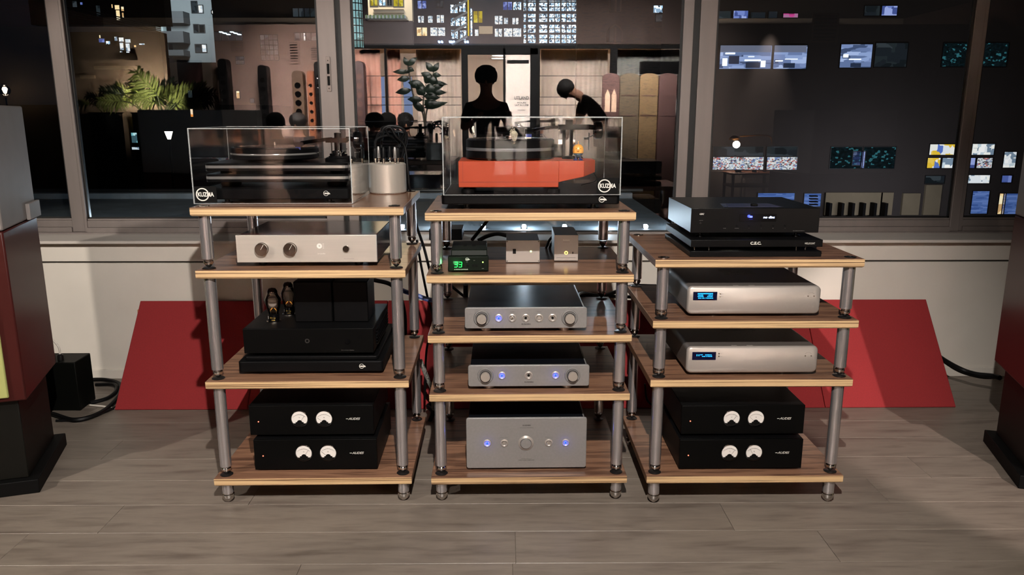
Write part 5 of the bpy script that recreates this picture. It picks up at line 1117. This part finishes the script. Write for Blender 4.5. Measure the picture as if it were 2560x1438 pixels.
# office corner mirrored in the right pane: armchair, desk, arc lamp
def desk_corner():
    D = 8.9; p = V(1880, 430, D)
    T = thing('side_table', 'small wooden side table with bowls mirrored beside the armchair', 'table', (p.x, p.y, 0)); TW = mat('reddish_table', (140, 92, 70), .4)
    MB().box(-.30, -.2, p.z - .02, .24, .2, p.z).obj('tabletop', TW, T, bev=.004); MB().box(-.28, -.18, p.z - .16, .22, .18, p.z - .14).obj('shelf', TW, T, bev=.003)
    for a in (-.26, .20):
        for b in (-.17, .17): MB().rod((a, b, 0), (a, b, p.z - .02), .016).obj('leg', TW, T)
    for k, (dx, r_) in enumerate(((-.16, .07), (.02, .05), (.14, .04))):
        tag(MB().lathe([(r_ * .4, 0), (r_, r_ * .7), (r_ * .95, r_ * .7), (r_ * .35, .006), (0, .006)], n=20).obj('bowl', CHROME if k < 2 else TW, None, (p.x + dx, p.y, p.z + .001)), ['largest metal bowl on the mirrored side table', 'middle metal bowl on the mirrored side table', 'small brown bowl at the end of the mirrored side table'][k], 'bowl')
    q_ = V(1842, 346, D + .2); T = thing('arc_lamp', 'curved brass arc lamp with a bright head mirrored over the armchair', 'lamp', (p.x + .34, q_.y - .1, 0))
    BR = mat('brass', (170, 120, 70), .3, .9); hx = q_.x - T.location.x
    MB().lathe([(.13, 0), (.13, .02), (.015, .025)], n=24).obj('base', BLACK, T)
    MB().tube([(0, 0, .02), (0, 0, q_.z * .7), (-.03, 0, q_.z - .06), (-.10, 0, q_.z + .03), (hx + .06, 0, q_.z + .02)], .009, 8).obj('arm', BR, T)
    MB().lathe([(.02, .03), (.06, .0), (.062, -.02), (.05, -.02)], (hx, 0, q_.z), n=24).obj('shade', BR, T)
    MB().lathe([(0, -.024), (.030, -.020), (.034, -.008), (0, 0)], (hx, 0, q_.z), n=20).obj('bulb', glow('warm_bulb_small', (255, 236, 200), 12), T)
    light('POINT', 'arc_lamp_light', (q_.x, q_.y, q_.z - .07), 30, WARM2, .04)
    a = V(1805, 495, D + .25); T = thing('armchair', 'grey armchair with rounded back mirrored behind the disc player', 'armchair', (a.x, a.y - .3, 0), .2)
    m_ = mat('grey_upholstery', (92, 86, 84), .9); w_ = .30; zt_ = V(1805, 430, D + .25).z
    MB().prism(rrect(-w_, .25, w_, zt_, .09), -.06, .04, 'y').obj('backrest', m_, T, bev=.02); MB().box(-w_, -.5, .28, w_, -.04, .42).obj('seat', m_, T, bev=.03)
    for s_ in (-1, 1): MB().box(s_ * w_ - .05, -.5, .20, s_ * w_ + .05, .0, .58).obj('armrest', m_, T, bev=.03)
    for s_ in (-1, 1):
        for b in (-.42, -.04): MB().rod((s_ * w_ * .8, b, 0), (s_ * w_ * .8, b, .28), .015).obj('leg', BLACK, T)
desk_corner()

# ================================================================== OUTSIDE THE WINDOWS
TERR = mat('terrace_concrete', (84, 92, 98), .55, noise=.2, nscale=9, bump=.3)
tz = P(1310, 562, 4.26).z - .022
te = MB().box(-6, 4.205, tz - .5, X(1746), 5.85, tz).obj('terrace_ledge', TERR, smooth=0); struct(te, 'concrete ledge outside the panes')
struct(MB().box(-6, 5.85, tz - .5, X(1746), 5.95, tz + .04).obj('kerb', TERR, smooth=0))
LEDG = glow('cold_led', (205, 228, 255), 40)
k = 0; LPOS = []
SPL = {-3: 'cold white ledge spotlight seen right of the left rack', -1: 'first cold white ledge spotlight under the orange player shelf', 0: 'middle cold white ledge spotlight under the orange player shelf', 1: 'third cold white ledge spotlight under the orange player shelf', 3: 'cold white ledge spotlight between the middle and right racks'}
for ki in range(-12, 5):
    p = P(1310 + ki * 101.2, 557, 4.27)
    T = thing('ledge_spotlight', SPL.get(ki, 'cold white spotlight at the foot of the outer panes, mostly behind the window frame'), 'spotlight', (p.x, 4.27, tz), 0, 'cold white spotlights along the outer ledge')
    MB().lathe([(.018, 0), (.018, .016), (.013, .018), (.013, .012)], n=16).obj('housing', DARKMETAL, T)
    MB().lathe([(0, -.006), (.009, -.004), (.013, 0)], (0, -.019, .012), 'y', 14).lathe([(.012, .016), (.010, .021), (0, .023)], n=14).obj('lens', LEDG, T)
    if k % 2 == 0: light('POINT', 'ledge_light', (p.x, 4.27, tz + .06), 5.5, (.70, .86, 1.0), .02)
    k += 1
def rail(py, Y, label, x0=-7, x1=7, post=1.1):
    z = P(1280, py, Y).z; T = thing('terrace_railing', label, 'railing', (0, Y, z - 1.0))
    m_ = mat('galvanised_rail', (110, 114, 116), .45, .7)
    MB().rod((x0, 0, 1.0), (x1, 0, 1.0), .02).obj('top_rail', m_, T); MB().rod((x0, 0, .55), (x1, 0, .55), .012).obj('mid_rail', m_, T)
    n = int((x1 - x0) / post)
    for i in range(n + 1): MB().rod((x0 + i * post, 0, -1.2), (x0 + i * post, 0, 1.0), .016).obj('post', m_, T)
rail(476, 8.5, 'thin steel railing across the dark terrace beyond the panes', x1=1.5)
struct(MB().box(-90, 5.9, -8.2, 90, 160, -8).obj('ground', mat('asphalt', (52, 52, 54), .8, noise=.15, nscale=.5), smooth=0))

WFR = mat('dark_window_frame', (24, 24, 26), .6)
COOL = litroom('cool_office', [(40, 60, 80), (120, 150, 175), (225, 240, 255), (245, 252, 255), (150, 190, 215), (250, 255, 255)], 1.5, 4.5, (1.3, 1, 1))
COOLR = litroom('cool_lab', [(70, 86, 122), (104, 124, 168), (128, 148, 196), (150, 172, 220), (112, 132, 178), (176, 196, 240)], 1.0, 3.2, (.5, 1, 2.0))
BLUEW = litroom('blue_window', [(84, 104, 176), (120, 140, 210), (70, 86, 150), (160, 176, 235)], 1.0, 3, (1, 1, 1))
DIMW = litroom('dim_window', [(24, 30, 34), (40, 48, 52), (32, 38, 44), (58, 66, 72)], .8, 2, (1, 1, 1.5))
DIMT = litroom('dim_teal_window', [(10, 20, 24), (14, 28, 32), (12, 24, 27), (16, 30, 36), (10, 20, 24), (12, 26, 30), (9, 18, 20), (50, 110, 120)], .8, 9, (1, 1, 1.5))
WARMW = litroom('warm_window', [(255, 226, 170), (240, 200, 140), (255, 240, 200), (200, 160, 110)], 1.2, 2.5)
WHITEW = litroom('white_window', [(235, 240, 245), (255, 255, 255), (200, 215, 225), (250, 250, 245), (120, 140, 160)], 1.1, 5)
YELW = litroom('yellow_window', [(196, 178, 40), (222, 205, 80), (160, 140, 40)], 1.0, 1.5)
SHELFW = litroom('colourful_studio', [(236, 232, 228), (220, 232, 240), (120, 140, 190), (190, 110, 104), (225, 230, 238), (150, 160, 168), (245, 245, 245), (200, 212, 220), (90, 84, 90)], .95, 13, (1, 1, 1.4))
PINKL = litroom('pink_window', [(210, 70, 150), (140, 50, 100), (180, 120, 160)], .9, 3)
BLUEG = litroom('blue_poster_wall', [(88, 120, 190), (110, 140, 210), (70, 100, 170)], .8, 6, (.3, 1, 2.5))
YBL = litroom('yellow_blue_studio', [(235, 196, 60), (240, 205, 90), (235, 240, 245), (90, 120, 200), (245, 245, 240)], 1.0, 3.4, (1, 1, .8))
def building(label, px0, px1, py0, Y, m, base=-8, dep=8, ztop=None, cat='building'):
    a, b = P(px0, py0, Y), P(px1, py0, Y); w = b.x - a.x; z1 = a.z if ztop is None else ztop
    T = thing('building', label, cat, ((a.x + b.x) / 2, Y, base))
    MB().box(-w / 2, 0, 0, w / 2, dep, z1 - base).obj('wall', m, T, smooth=0)
    return T
def window(T, px0, py0, px1, py1, m, cols=1, rows=1, fw=None, name='window'):
    Y = T.location.y; a, b = P(px0, py0, Y), P(px1, py1, Y); cx = (a.x + b.x) / 2 - T.location.x; cz = (a.z + b.z) / 2 - T.location.z; w, h = b.x - a.x, a.z - b.z
    t = fw or Y * .0009; mb = MB(); f = t * 1.2
    mb.box(-w / 2 - t, -f, -h / 2 - t, w / 2 + t, 0, -h / 2).box(-w / 2 - t, -f, h / 2, w / 2 + t, 0, h / 2 + t).box(-w / 2 - t, -f, -h / 2, -w / 2, 0, h / 2).box(w / 2, -f, -h / 2, w / 2 + t, 0, h / 2)
    for i in range(1, cols): x = -w / 2 + w * i / cols; mb.box(x - t / 2, -f, -h / 2, x + t / 2, 0, h / 2)
    for i in range(1, rows): z = -h / 2 + h * i / rows; mb.box(-w / 2, -f, z - t / 2, w / 2, 0, z + t / 2)
    o = mb.obj(name, WFR, T, (cx, 0, cz), smooth=0)
    MB().box(-w / 2, -f * .4, -h / 2, w / 2, -.001, h / 2).obj('pane', m, o, smooth=0)
    return o
def slab(T, px0, py0, px1, py1, out, m, name='slab'):
    Y = T.location.y; a, b = P(px0, py0, Y), P(px1, py1, Y); L = T.location
    return MB().box(a.x - L.x, -out, b.z - L.z, b.x - L.x, 0, a.z - L.z).obj(name, m, T, smooth=0)
# right: dark block with lit rooms
DKF = mat('dark_render', (62, 56, 54), .9, noise=.08, nscale=.4)
Br = building('wide dark building with rows of lit rooms across the street on the right', 1755, 2700, -200, 36, DKF, ztop=20)
for q_ in ((1798, 28, 1826, 46, DIMW), (1834, 27, 1869, 46, BLUEW), (1877, 31, 1912, 45, DIMW), (1922, 29, 1942, 45, DIMW), (1958, 34, 1994, 44, PINKL), (2162, 15, 2198, 39, DIMW), (2205, 15, 2241, 39, BLUEW),
           (2103, 111, 2176, 169, COOLR), (2190, 108, 2264, 167, DIMW), (2359, 108, 2420, 166, DIMT), (2462, 108, 2514, 166, DIMT),
           (2325, 361, 2386, 387, YBL), (2319, 395, 2348, 420, YBL), (2356, 395, 2382, 420, WHITEW), (2420, 360, 2483, 387, WHITEW), (2417, 395, 2435, 420, BLUEW), (2443, 395, 2478, 420, SHELFW), (2511, 380, 2536, 419, WHITEW),
           (2314, 440, 2359, 458, DIMW), (2421, 438, 2472, 458, WHITEW), (2505, 439, 2527, 456, BLUEW)): window(Br, *q_)
for x0, x1 in ((1801, 1926), (1936, 2014)): 
    window(Br, x0, 114, x1, 172, COOLR)
    slab(Br, x0, 114, x1, 131, .10, mat('ceiling_glow', (150, 160, 190), .8, emit=.35), 'ceiling_band')  # band emits a little in place of light falling on the ceiling
LSTR = glow('office_tube', (235, 245, 255), 1.6)
for q_ in ((1813, 132, 1836, 136), (1861, 149, 1900, 153), (1870, 141, 1884, 143), (1938, 151, 1955, 154), (1962, 147, 1992, 149), (1806, 146, 1816, 165), (1902, 152, 1911, 168), (2122, 147, 2150, 150), (2108, 136, 2118, 144)): slab(Br, *q_, .12, LSTR, 'tube_lamp')
for q_ in ((1822, 140, 1846, 160), (1864, 156, 1898, 170), (1958, 158, 1985, 170), (2126, 158, 2150, 168)): slab(Br, *q_, .08, mat('furniture_glow', (70, 90, 130), .7, emit=.12), 'bench')  # weak emission stands in for room light on the benches
for x0, x1, m2 in ((1783, 1907, SHELFW), (1918, 1991, SHELFW)):
    window(Br, x0, 392, x1, 424, m2); window(Br, x0, 367, x1, 391, DIMW)
for x0, x1 in ((2078, 2150), (2160, 2234)): window(Br, x0, 368, x1, 421, DIMT)
window(Br, 2133, 379, 2150, 413, BLUEW, name='inner_window'); window(Br, 2155, 379, 2159, 420, BLUEW, name='inner_window')
for q_ in ((1895, 483, 1985, 500, BLUEG), (2011, 484, 2050, 516, BLUEG), (2432, 478, 2466, 534, BLUEG)): window(Br, *q_)
window(Br, 2499, 484, 2507, 535, WARMW); window(Br, 2510, 484, 2538, 535, BLUEG)
for q_ in ((2062, 481, 2198, 537), (2200, 481, 2225, 537), (2255, 483, 2292, 537), (2312, 462, 2343, 537)): slab(Br, *q_, .15, mat('street_render', (130, 118, 96), .9, noise=.1, nscale=1), 'street_panel')
for x in (2062, 2092, 2118, 2145, 2172, 2199): slab(Br, x, 505, x + 3, 540, .6, BLACKM, 'street_post')
for i in range(4): slab(Br, 2022, 488 + i * 7, 2040, 491 + i * 7, .25, BLACKM, 'sunblind')
# street lantern and small windows, lower left
Bl = building('black unlit building beyond the left pane with a few small lit windows', -150, 640, 262, 30, mat('black_render', (14, 14, 14), .9), dep=5)
window(Bl, 328, 332, 345, 357, litroom('teal_window', [(120, 190, 200), (190, 235, 240), (60, 90, 100)], 1.0, 5)); window(Bl, 330, 368, 349, 374, WHITEW); window(Bl, 476, 273, 484, 292, litroom('orange_window', [(240, 150, 70), (255, 226, 190), (120, 70, 40)], 1.1, 5))
p = P(422, 337, 22); T = thing('street_lantern', 'lit wall lantern on a post against the black building', 'lantern', (p.x, 22, -8))
MB().rod((0, 0, 0), (0, 0, p.z + 8 - .15), .035).obj('post', BLACK, T)
MB().lathe([(.045, -.12), (.115, .09), (.10, .12)], n=4).obj('lantern_glass', glow('lantern_glow', (255, 238, 210), 12), T, (0, 0, p.z + 8)); MB().lathe([(.13, .09), (.05, .17), (0, .2)], n=4).obj('lantern_cap', BLACK, T, (0, 0, p.z + 8))
# brown facade between
Bm = building('dark brown office facade behind the left and middle panes', 523, 866, -60, 44, mat('brown_facade', (70, 60, 56), .9), ztop=16, dep=1)
for q_ in ((537, 80, 606, 101, DIMW, 4, 1), (590, 142, 611, 160, DIMW, 2, 2), (651, 88, 697, 150, DIMW, 4, 5), (732, 21, 790, 42, DIMW, 4, 1), (737, 83, 792, 101, DIMW, 4, 1), (591, 228, 600, 246, WARMW, 1, 1), (594, 271, 602, 288, WARMW, 1, 1), (626, 247, 636, 257, DIMW, 1, 1), (618, 280, 645, 300, DIMW, 3, 1), (530, 27, 533, 34, WHITEW, 1, 1), (759, 82, 765, 101, WHITEW, 1, 1)): window(Bm, *q_)
for i in range(6): slab(Bm, 552 + i * 9, 80 + (i % 3) * 3, 559 + i * 9, 82 + (i % 3) * 3, .3, glow('strip_light', (220, 240, 255), 2.5), 'strip_light')
# grey apartment block with balconies
Ba = building('pale grey apartment block with balconies beyond the left pane', 414, 523, -80, 60, mat('grey_cladding', (150, 156, 158), .9, noise=.06, nscale=.6), base=P(470, 156, 60).z - 6, ztop=20, dep=10)
for y0, y1 in ((33, 62), (82, 110), (128, 142)):
    slab(Ba, 418, y0, 476, y1, 1.2, mat('balcony_grey', (96, 98, 100), .9), 'balcony')
for q_ in ((479, 4, 494, 32, DIMW), (496, 14, 508, 32, WHITEW), (485, 62, 497, 81, DIMW), (499, 63, 512, 81, DIMW), (489, 112, 503, 130, DIMW), (505, 112, 517, 130, WHITEW), (420, 10, 426, 20, litroom('green_light', [(60, 230, 150), (30, 120, 90)], 1.2, 3))): window(Ba, *q_)
blk = building('added dark block covering the foot of the grey apartment block', 405, 540, 156, 55, mat('dark_house', (40, 32, 28), .9), dep=1, cat='house')  # added occluder hiding the bright lower apartment wall
window(blk, 470, 226, 482, 244, DIMW)
STR = mat('fin_glow', (186, 206, 210), .7, emit=.18)  # fins are no lamps; faint emission stands in for light on them
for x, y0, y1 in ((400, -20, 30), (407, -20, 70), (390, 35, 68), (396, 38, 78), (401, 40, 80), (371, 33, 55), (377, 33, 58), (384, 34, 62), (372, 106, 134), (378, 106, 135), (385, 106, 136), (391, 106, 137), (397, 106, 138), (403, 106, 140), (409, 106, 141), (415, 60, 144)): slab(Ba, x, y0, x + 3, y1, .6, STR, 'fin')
# balcony house upper left
Bh = building('dark balcony house with a lit cream window high in the left pane', 60, 402, -80, 50, mat('dark_house', (40, 32, 28), .9), base=P(200, 62, 50).z, ztop=20, dep=1, cat='house')
for q_ in ((287, 13, 300, 24, WARMW), (290, 26, 302, 50, WARMW), (303, 17, 311, 28, WARMW), (305, 32, 311, 46, WARMW), (279, 11, 283, 20, WARMW), (181, 3, 194, 18, DIMW), (201, 6, 208, 12, BLUEW), (240, 14, 253, 40, DIMW)): window(Bh, *q_)
for i in range(5):
    a, b = P(156, 14 + i * 6, 49), P(402, 64 + i * 4, 49); MB().rod(a - Vector(Bh.location), b - Vector(Bh.location), .035, n=6).obj('balcony_rail', mat('rail_dark', (60, 50, 44), .6), Bh)
Bc = building('low house with clustered bluish and cream windows above the mirrored plants', 150, 400, 80, 52, mat('dark_house', (40, 32, 28), .9), base=-8, dep=1, cat='house')
for q_ in ((247, 97, 262, 106, BLUEW), (265, 103, 276, 111, COOL), (286, 92, 294, 102, WHITEW), (297, 94, 310, 104, WHITEW), (313, 98, 327, 107, WHITEW), (299, 107, 310, 125, WHITEW), (314, 109, 326, 128, WHITEW), (335, 113, 341, 118, WARMW), (348, 109, 362, 112, COOL), (300, 128, 306, 131, WHITEW), (316, 129, 324, 132, WHITEW), (248, 88, 252, 95, WARMW)): window(Bc, *q_, 1, 1, .024)
# centre: city blocks high in the middle pane
CITY = mat('city_concrete', (52, 56, 60), .9, noise=.1, nscale=.2)
Bk = building('far office block with a bright grid of windows at the top of the middle pane', 1020, 1446, -300, 120, CITY, base=P(1200, 113, 120).z - 30, ztop=60, dep=20)
for y0, y1 in ((-28, -8), (-1, 4), (7, 28), (35, 55), (62, 82), (87, 108)):
    for x0, x1 in ((1309, 1315), (1320, 1339), (1348, 1368), (1373, 1400), (1404, 1440)): window(Bk, x0, y0, x1, y1, COOL, max(1, int((x1 - x0) / 12)), 2)
for q_ in ((1044, 2, 1066, 22, BLUEW), (1091, 2, 1108, 20, DIMW), (1045, 40, 1060, 57, WHITEW), (1070, 40, 1082, 57, WHITEW), (1092, 38, 1110, 57, WHITEW), (1042, 69, 1068, 90, WARMW), (1076, 69, 1113, 90, WHITEW),
           (1258, 5, 1280, 25, BLUEW), (1283, 5, 1303, 25, COOL), (1237, 40, 1256, 61, WHITEW), (1260, 45, 1270, 60, WHITEW), (1281, 45, 1296, 61, WHITEW), (1237, 72, 1255, 92, WHITEW), (1260, 71, 1303, 92, WHITEW),
           (1126, 12, 1144, 33, COOL), (1127, 45, 1150, 65, COOL), (1128, 75, 1145, 97, COOL), (1148, 5, 1164, 30, COOL), (1152, 42, 1166, 70, COOL), (1150, 76, 1166, 100, COOL), (1176, 20, 1181, 90, COOL), (1184, 28, 1206, 57, YELW), (1187, 74, 1196, 90, WHITEW)): window(Bk, *q_, 2 if q_[2] - q_[0] > 14 else 1, 1)
slab(Bk, 1169, -10, 1173, 90, .6, glow('yellow_strip', (230, 200, 60), 1.1), 'stair_light')
for y in (0, 30, 60, 90): 
    a, b = P(1130, y + 22, 119), P(1168, y, 119); MB().rod(a - Vector(Bk.location), b - Vector(Bk.location), .18, n=6).obj('stair_flight', mat('stair_steel', (120, 124, 124), .6), Bk)
slab(Bk, 1198, 67, 1232, 86, .8, mat('beige_render', (196, 170, 138), .9), 'canopy')
for x in (1097, 1104, 1124, 1128, 1134, 1162, 1168): slab(Bk, x, 104, x + 4, 108, 1.5, glow('blue_street_lamp', (170, 200, 255), 4), 'street_lamp')
Bt = building('beige terrace building with planted balcony left of the bright window grid', 908, 1022, -300, 110, mat('beige_block', (190, 172, 146), .9), base=P(960, 52, 110).z, ztop=50, dep=1.5)
for q_ in ((926, -4, 944, 15, YELW), (948, -4, 964, 14, COOL), (968, -4, 980, 14, DIMW), (984, -4, 1008, 16, YELW)): window(Bt, *q_, 2, 1)
slab(Bt, 918, 42, 1018, 50, 1.6, mat('terrace_glass_glow', (120, 130, 130), .3, emit=.1), 'terrace_parapet')  # parapet glass given a faint glow in place of reflected light
for x in range(920, 1016, 9): slab(Bt, x, 41, x + 4, 49, 1.8, mat('planting', (70, 90, 60), .9), 'planter_shrub')
for y in (24, 33): slab(Bt, 934, y, 1010, y + 1.2, .5, mat('dark_beige', (110, 96, 80), .9), 'string_course')  # two darker beige bands across the facade
Bd = building('dark brown lower block under the beige terrace building', 900, 1030, 52, 100, mat('dark_brown_block', (58, 50, 46), .9), dep=1.5)
slab(Bd, 920, 52, 1022, 54, .5, BLACKM, 'parapet')
# curved glass stair tower
a, b = P(872, 0, 70), P(908, 0, 70); cx = (a.x + b.x) / 2 - .6; rad = (b.x - a.x) * .62; z0, z1 = P(890, 117, 70).z, 16
T = thing('glass_tower', 'curved glass stair tower glowing cyan beside the middle window post', 'building', (cx, 72, z0))
MB().lathe([(rad, 0), (rad, z1 - z0)], n=16, a0=PI, a1=2 * PI).obj('glazing', litroom('cyan_glazing', [(150, 200, 205), (190, 225, 225), (110, 150, 150), (210, 240, 240)], .9, .8), T)
g = MB()
for i in range(17):
    t = PI + PI * i / 16
    if i % 2 == 0: g.rod((rad * 1.01 * math.cos(t), rad * 1.01 * math.sin(t), 0), (rad * 1.01 * math.cos(t), rad * 1.01 * math.sin(t), z1 - z0), .04, n=6)
zz = 0
while zz < z1 - z0: g.lathe([(rad * 1.0, zz), (rad * 1.03, zz), (rad * 1.03, zz + .08), (rad * 1.0, zz + .08)], n=16, a0=PI, a1=2 * PI); zz += .62
g.obj('glazing_grid', BLACK, T)
mask_block = building('added black block hiding the lit city walls below the far windows in the middle pane', 868, 1790, 113, 88, mat('black_render', (14, 14, 14), .9), dep=1.5)  # added occluder, keeps the view below the city windows black
# dark church gable on the right of the middle pane
Bg = building('dark brick church wall with pointed windows beside the bright window grid', 1448, 1790, -200, 62, wood('church_brick', [(52, 38, 34), (78, 56, 48), (64, 46, 40)], 3, (.5, .5, 2.5), .9, 3), base=-8, ztop=24, dep=1)
def gothic(T, px, py0, py1, wpx):
    Y = T.location.y; a, b = P(px - wpx / 2, py0, Y), P(px + wpx / 2, py1, Y); w = b.x - a.x; h = a.z - b.z; c = Vector(((a.x + b.x) / 2, 0, b.z)) - Vector((T.location.x, 0, T.location.z))
    def arch(k): return [(-w / 2 * k, 0), (w / 2 * k, 0), (w / 2 * k, h * .55), (w * .36 * k, h * (.55 + .24 * k)), (0, h * (.55 + .45 * k)), (-w * .36 * k, h * (.55 + .24 * k)), (-w / 2 * k, h * .55)]
    o = MB().prism(arch(1), -.25, 0, 'y').obj('gothic_window', mat('stone_trim', (96, 80, 72), .9), T, c, smooth=0); MB().prism(arch(.78), -.28, -.24, 'y').obj('pane', mat('dark_pane', (24, 22, 24), .3), o, smooth=0)
    MB().box(-.08, -.32, 0, .08, -.27, h * .8).obj('tracery', mat('stone_trim', (96, 80, 72), .9), o, smooth=0)
gothic(Bg, 1537, 60, 106, 38); gothic(Bg, 1538, -20, 30, 28)
window(Bg, 1634, 14, 1662, 32, COOL); window(Bg, 1640, 36, 1660, 54, DIMW)

# ================================================================== CEILING FIXTURES
def track_head(loc, target, label):
    T = thing('track_spotlight', label, 'spotlight', (loc[0], loc[1], 3.10), 0)
    z = loc[2] - 3.10; d = (Vector(target) - Vector(loc)).normalized(); b = Vector((0, 0, z)) - d * .03
    MB().box(-.06, -.02, -.03, .06, .02, 0).rod((0, 0, -.03), (0, 0, z + .10), .008, n=8).obj('stem', BLACKM, T)
    m = MB(); e = b - d * .14; u = d.orthogonal().normalized(); w = d.cross(u); n = 20; vs = []
    for c, r in ((e, .035), (e, .045), (b, .045), (b + d * .01, .045), (b + d * .01, .038), (b, .036)):
        for i in range(n): a = 2 * PI * i / n; vs.append(c + u * r * math.cos(a) + w * r * math.sin(a))
    m.add(vs, [(j * n + i, j * n + (i + 1) % n, (j + 1) * n + (i + 1) % n, (j + 1) * n + i) for j in range(5) for i in range(n)] + [tuple(range(n))])
    m.obj('lamp_barrel', BLACKM, T)
track_head(KEY, (-0.10, 2.9, 0.30), 'black ceiling spotlight aimed at the middle of the racks')
track_head((2.38, -1.3, 2.60), (2.24, 3.2, 0.0), 'black ceiling spotlight aimed at the floor by the right loudspeaker')
track_head((-3.3, 0.3, 2.60), (-1.6, 3.7, 0.2), 'black ceiling spotlight aimed at the wall by the left loudspeaker')
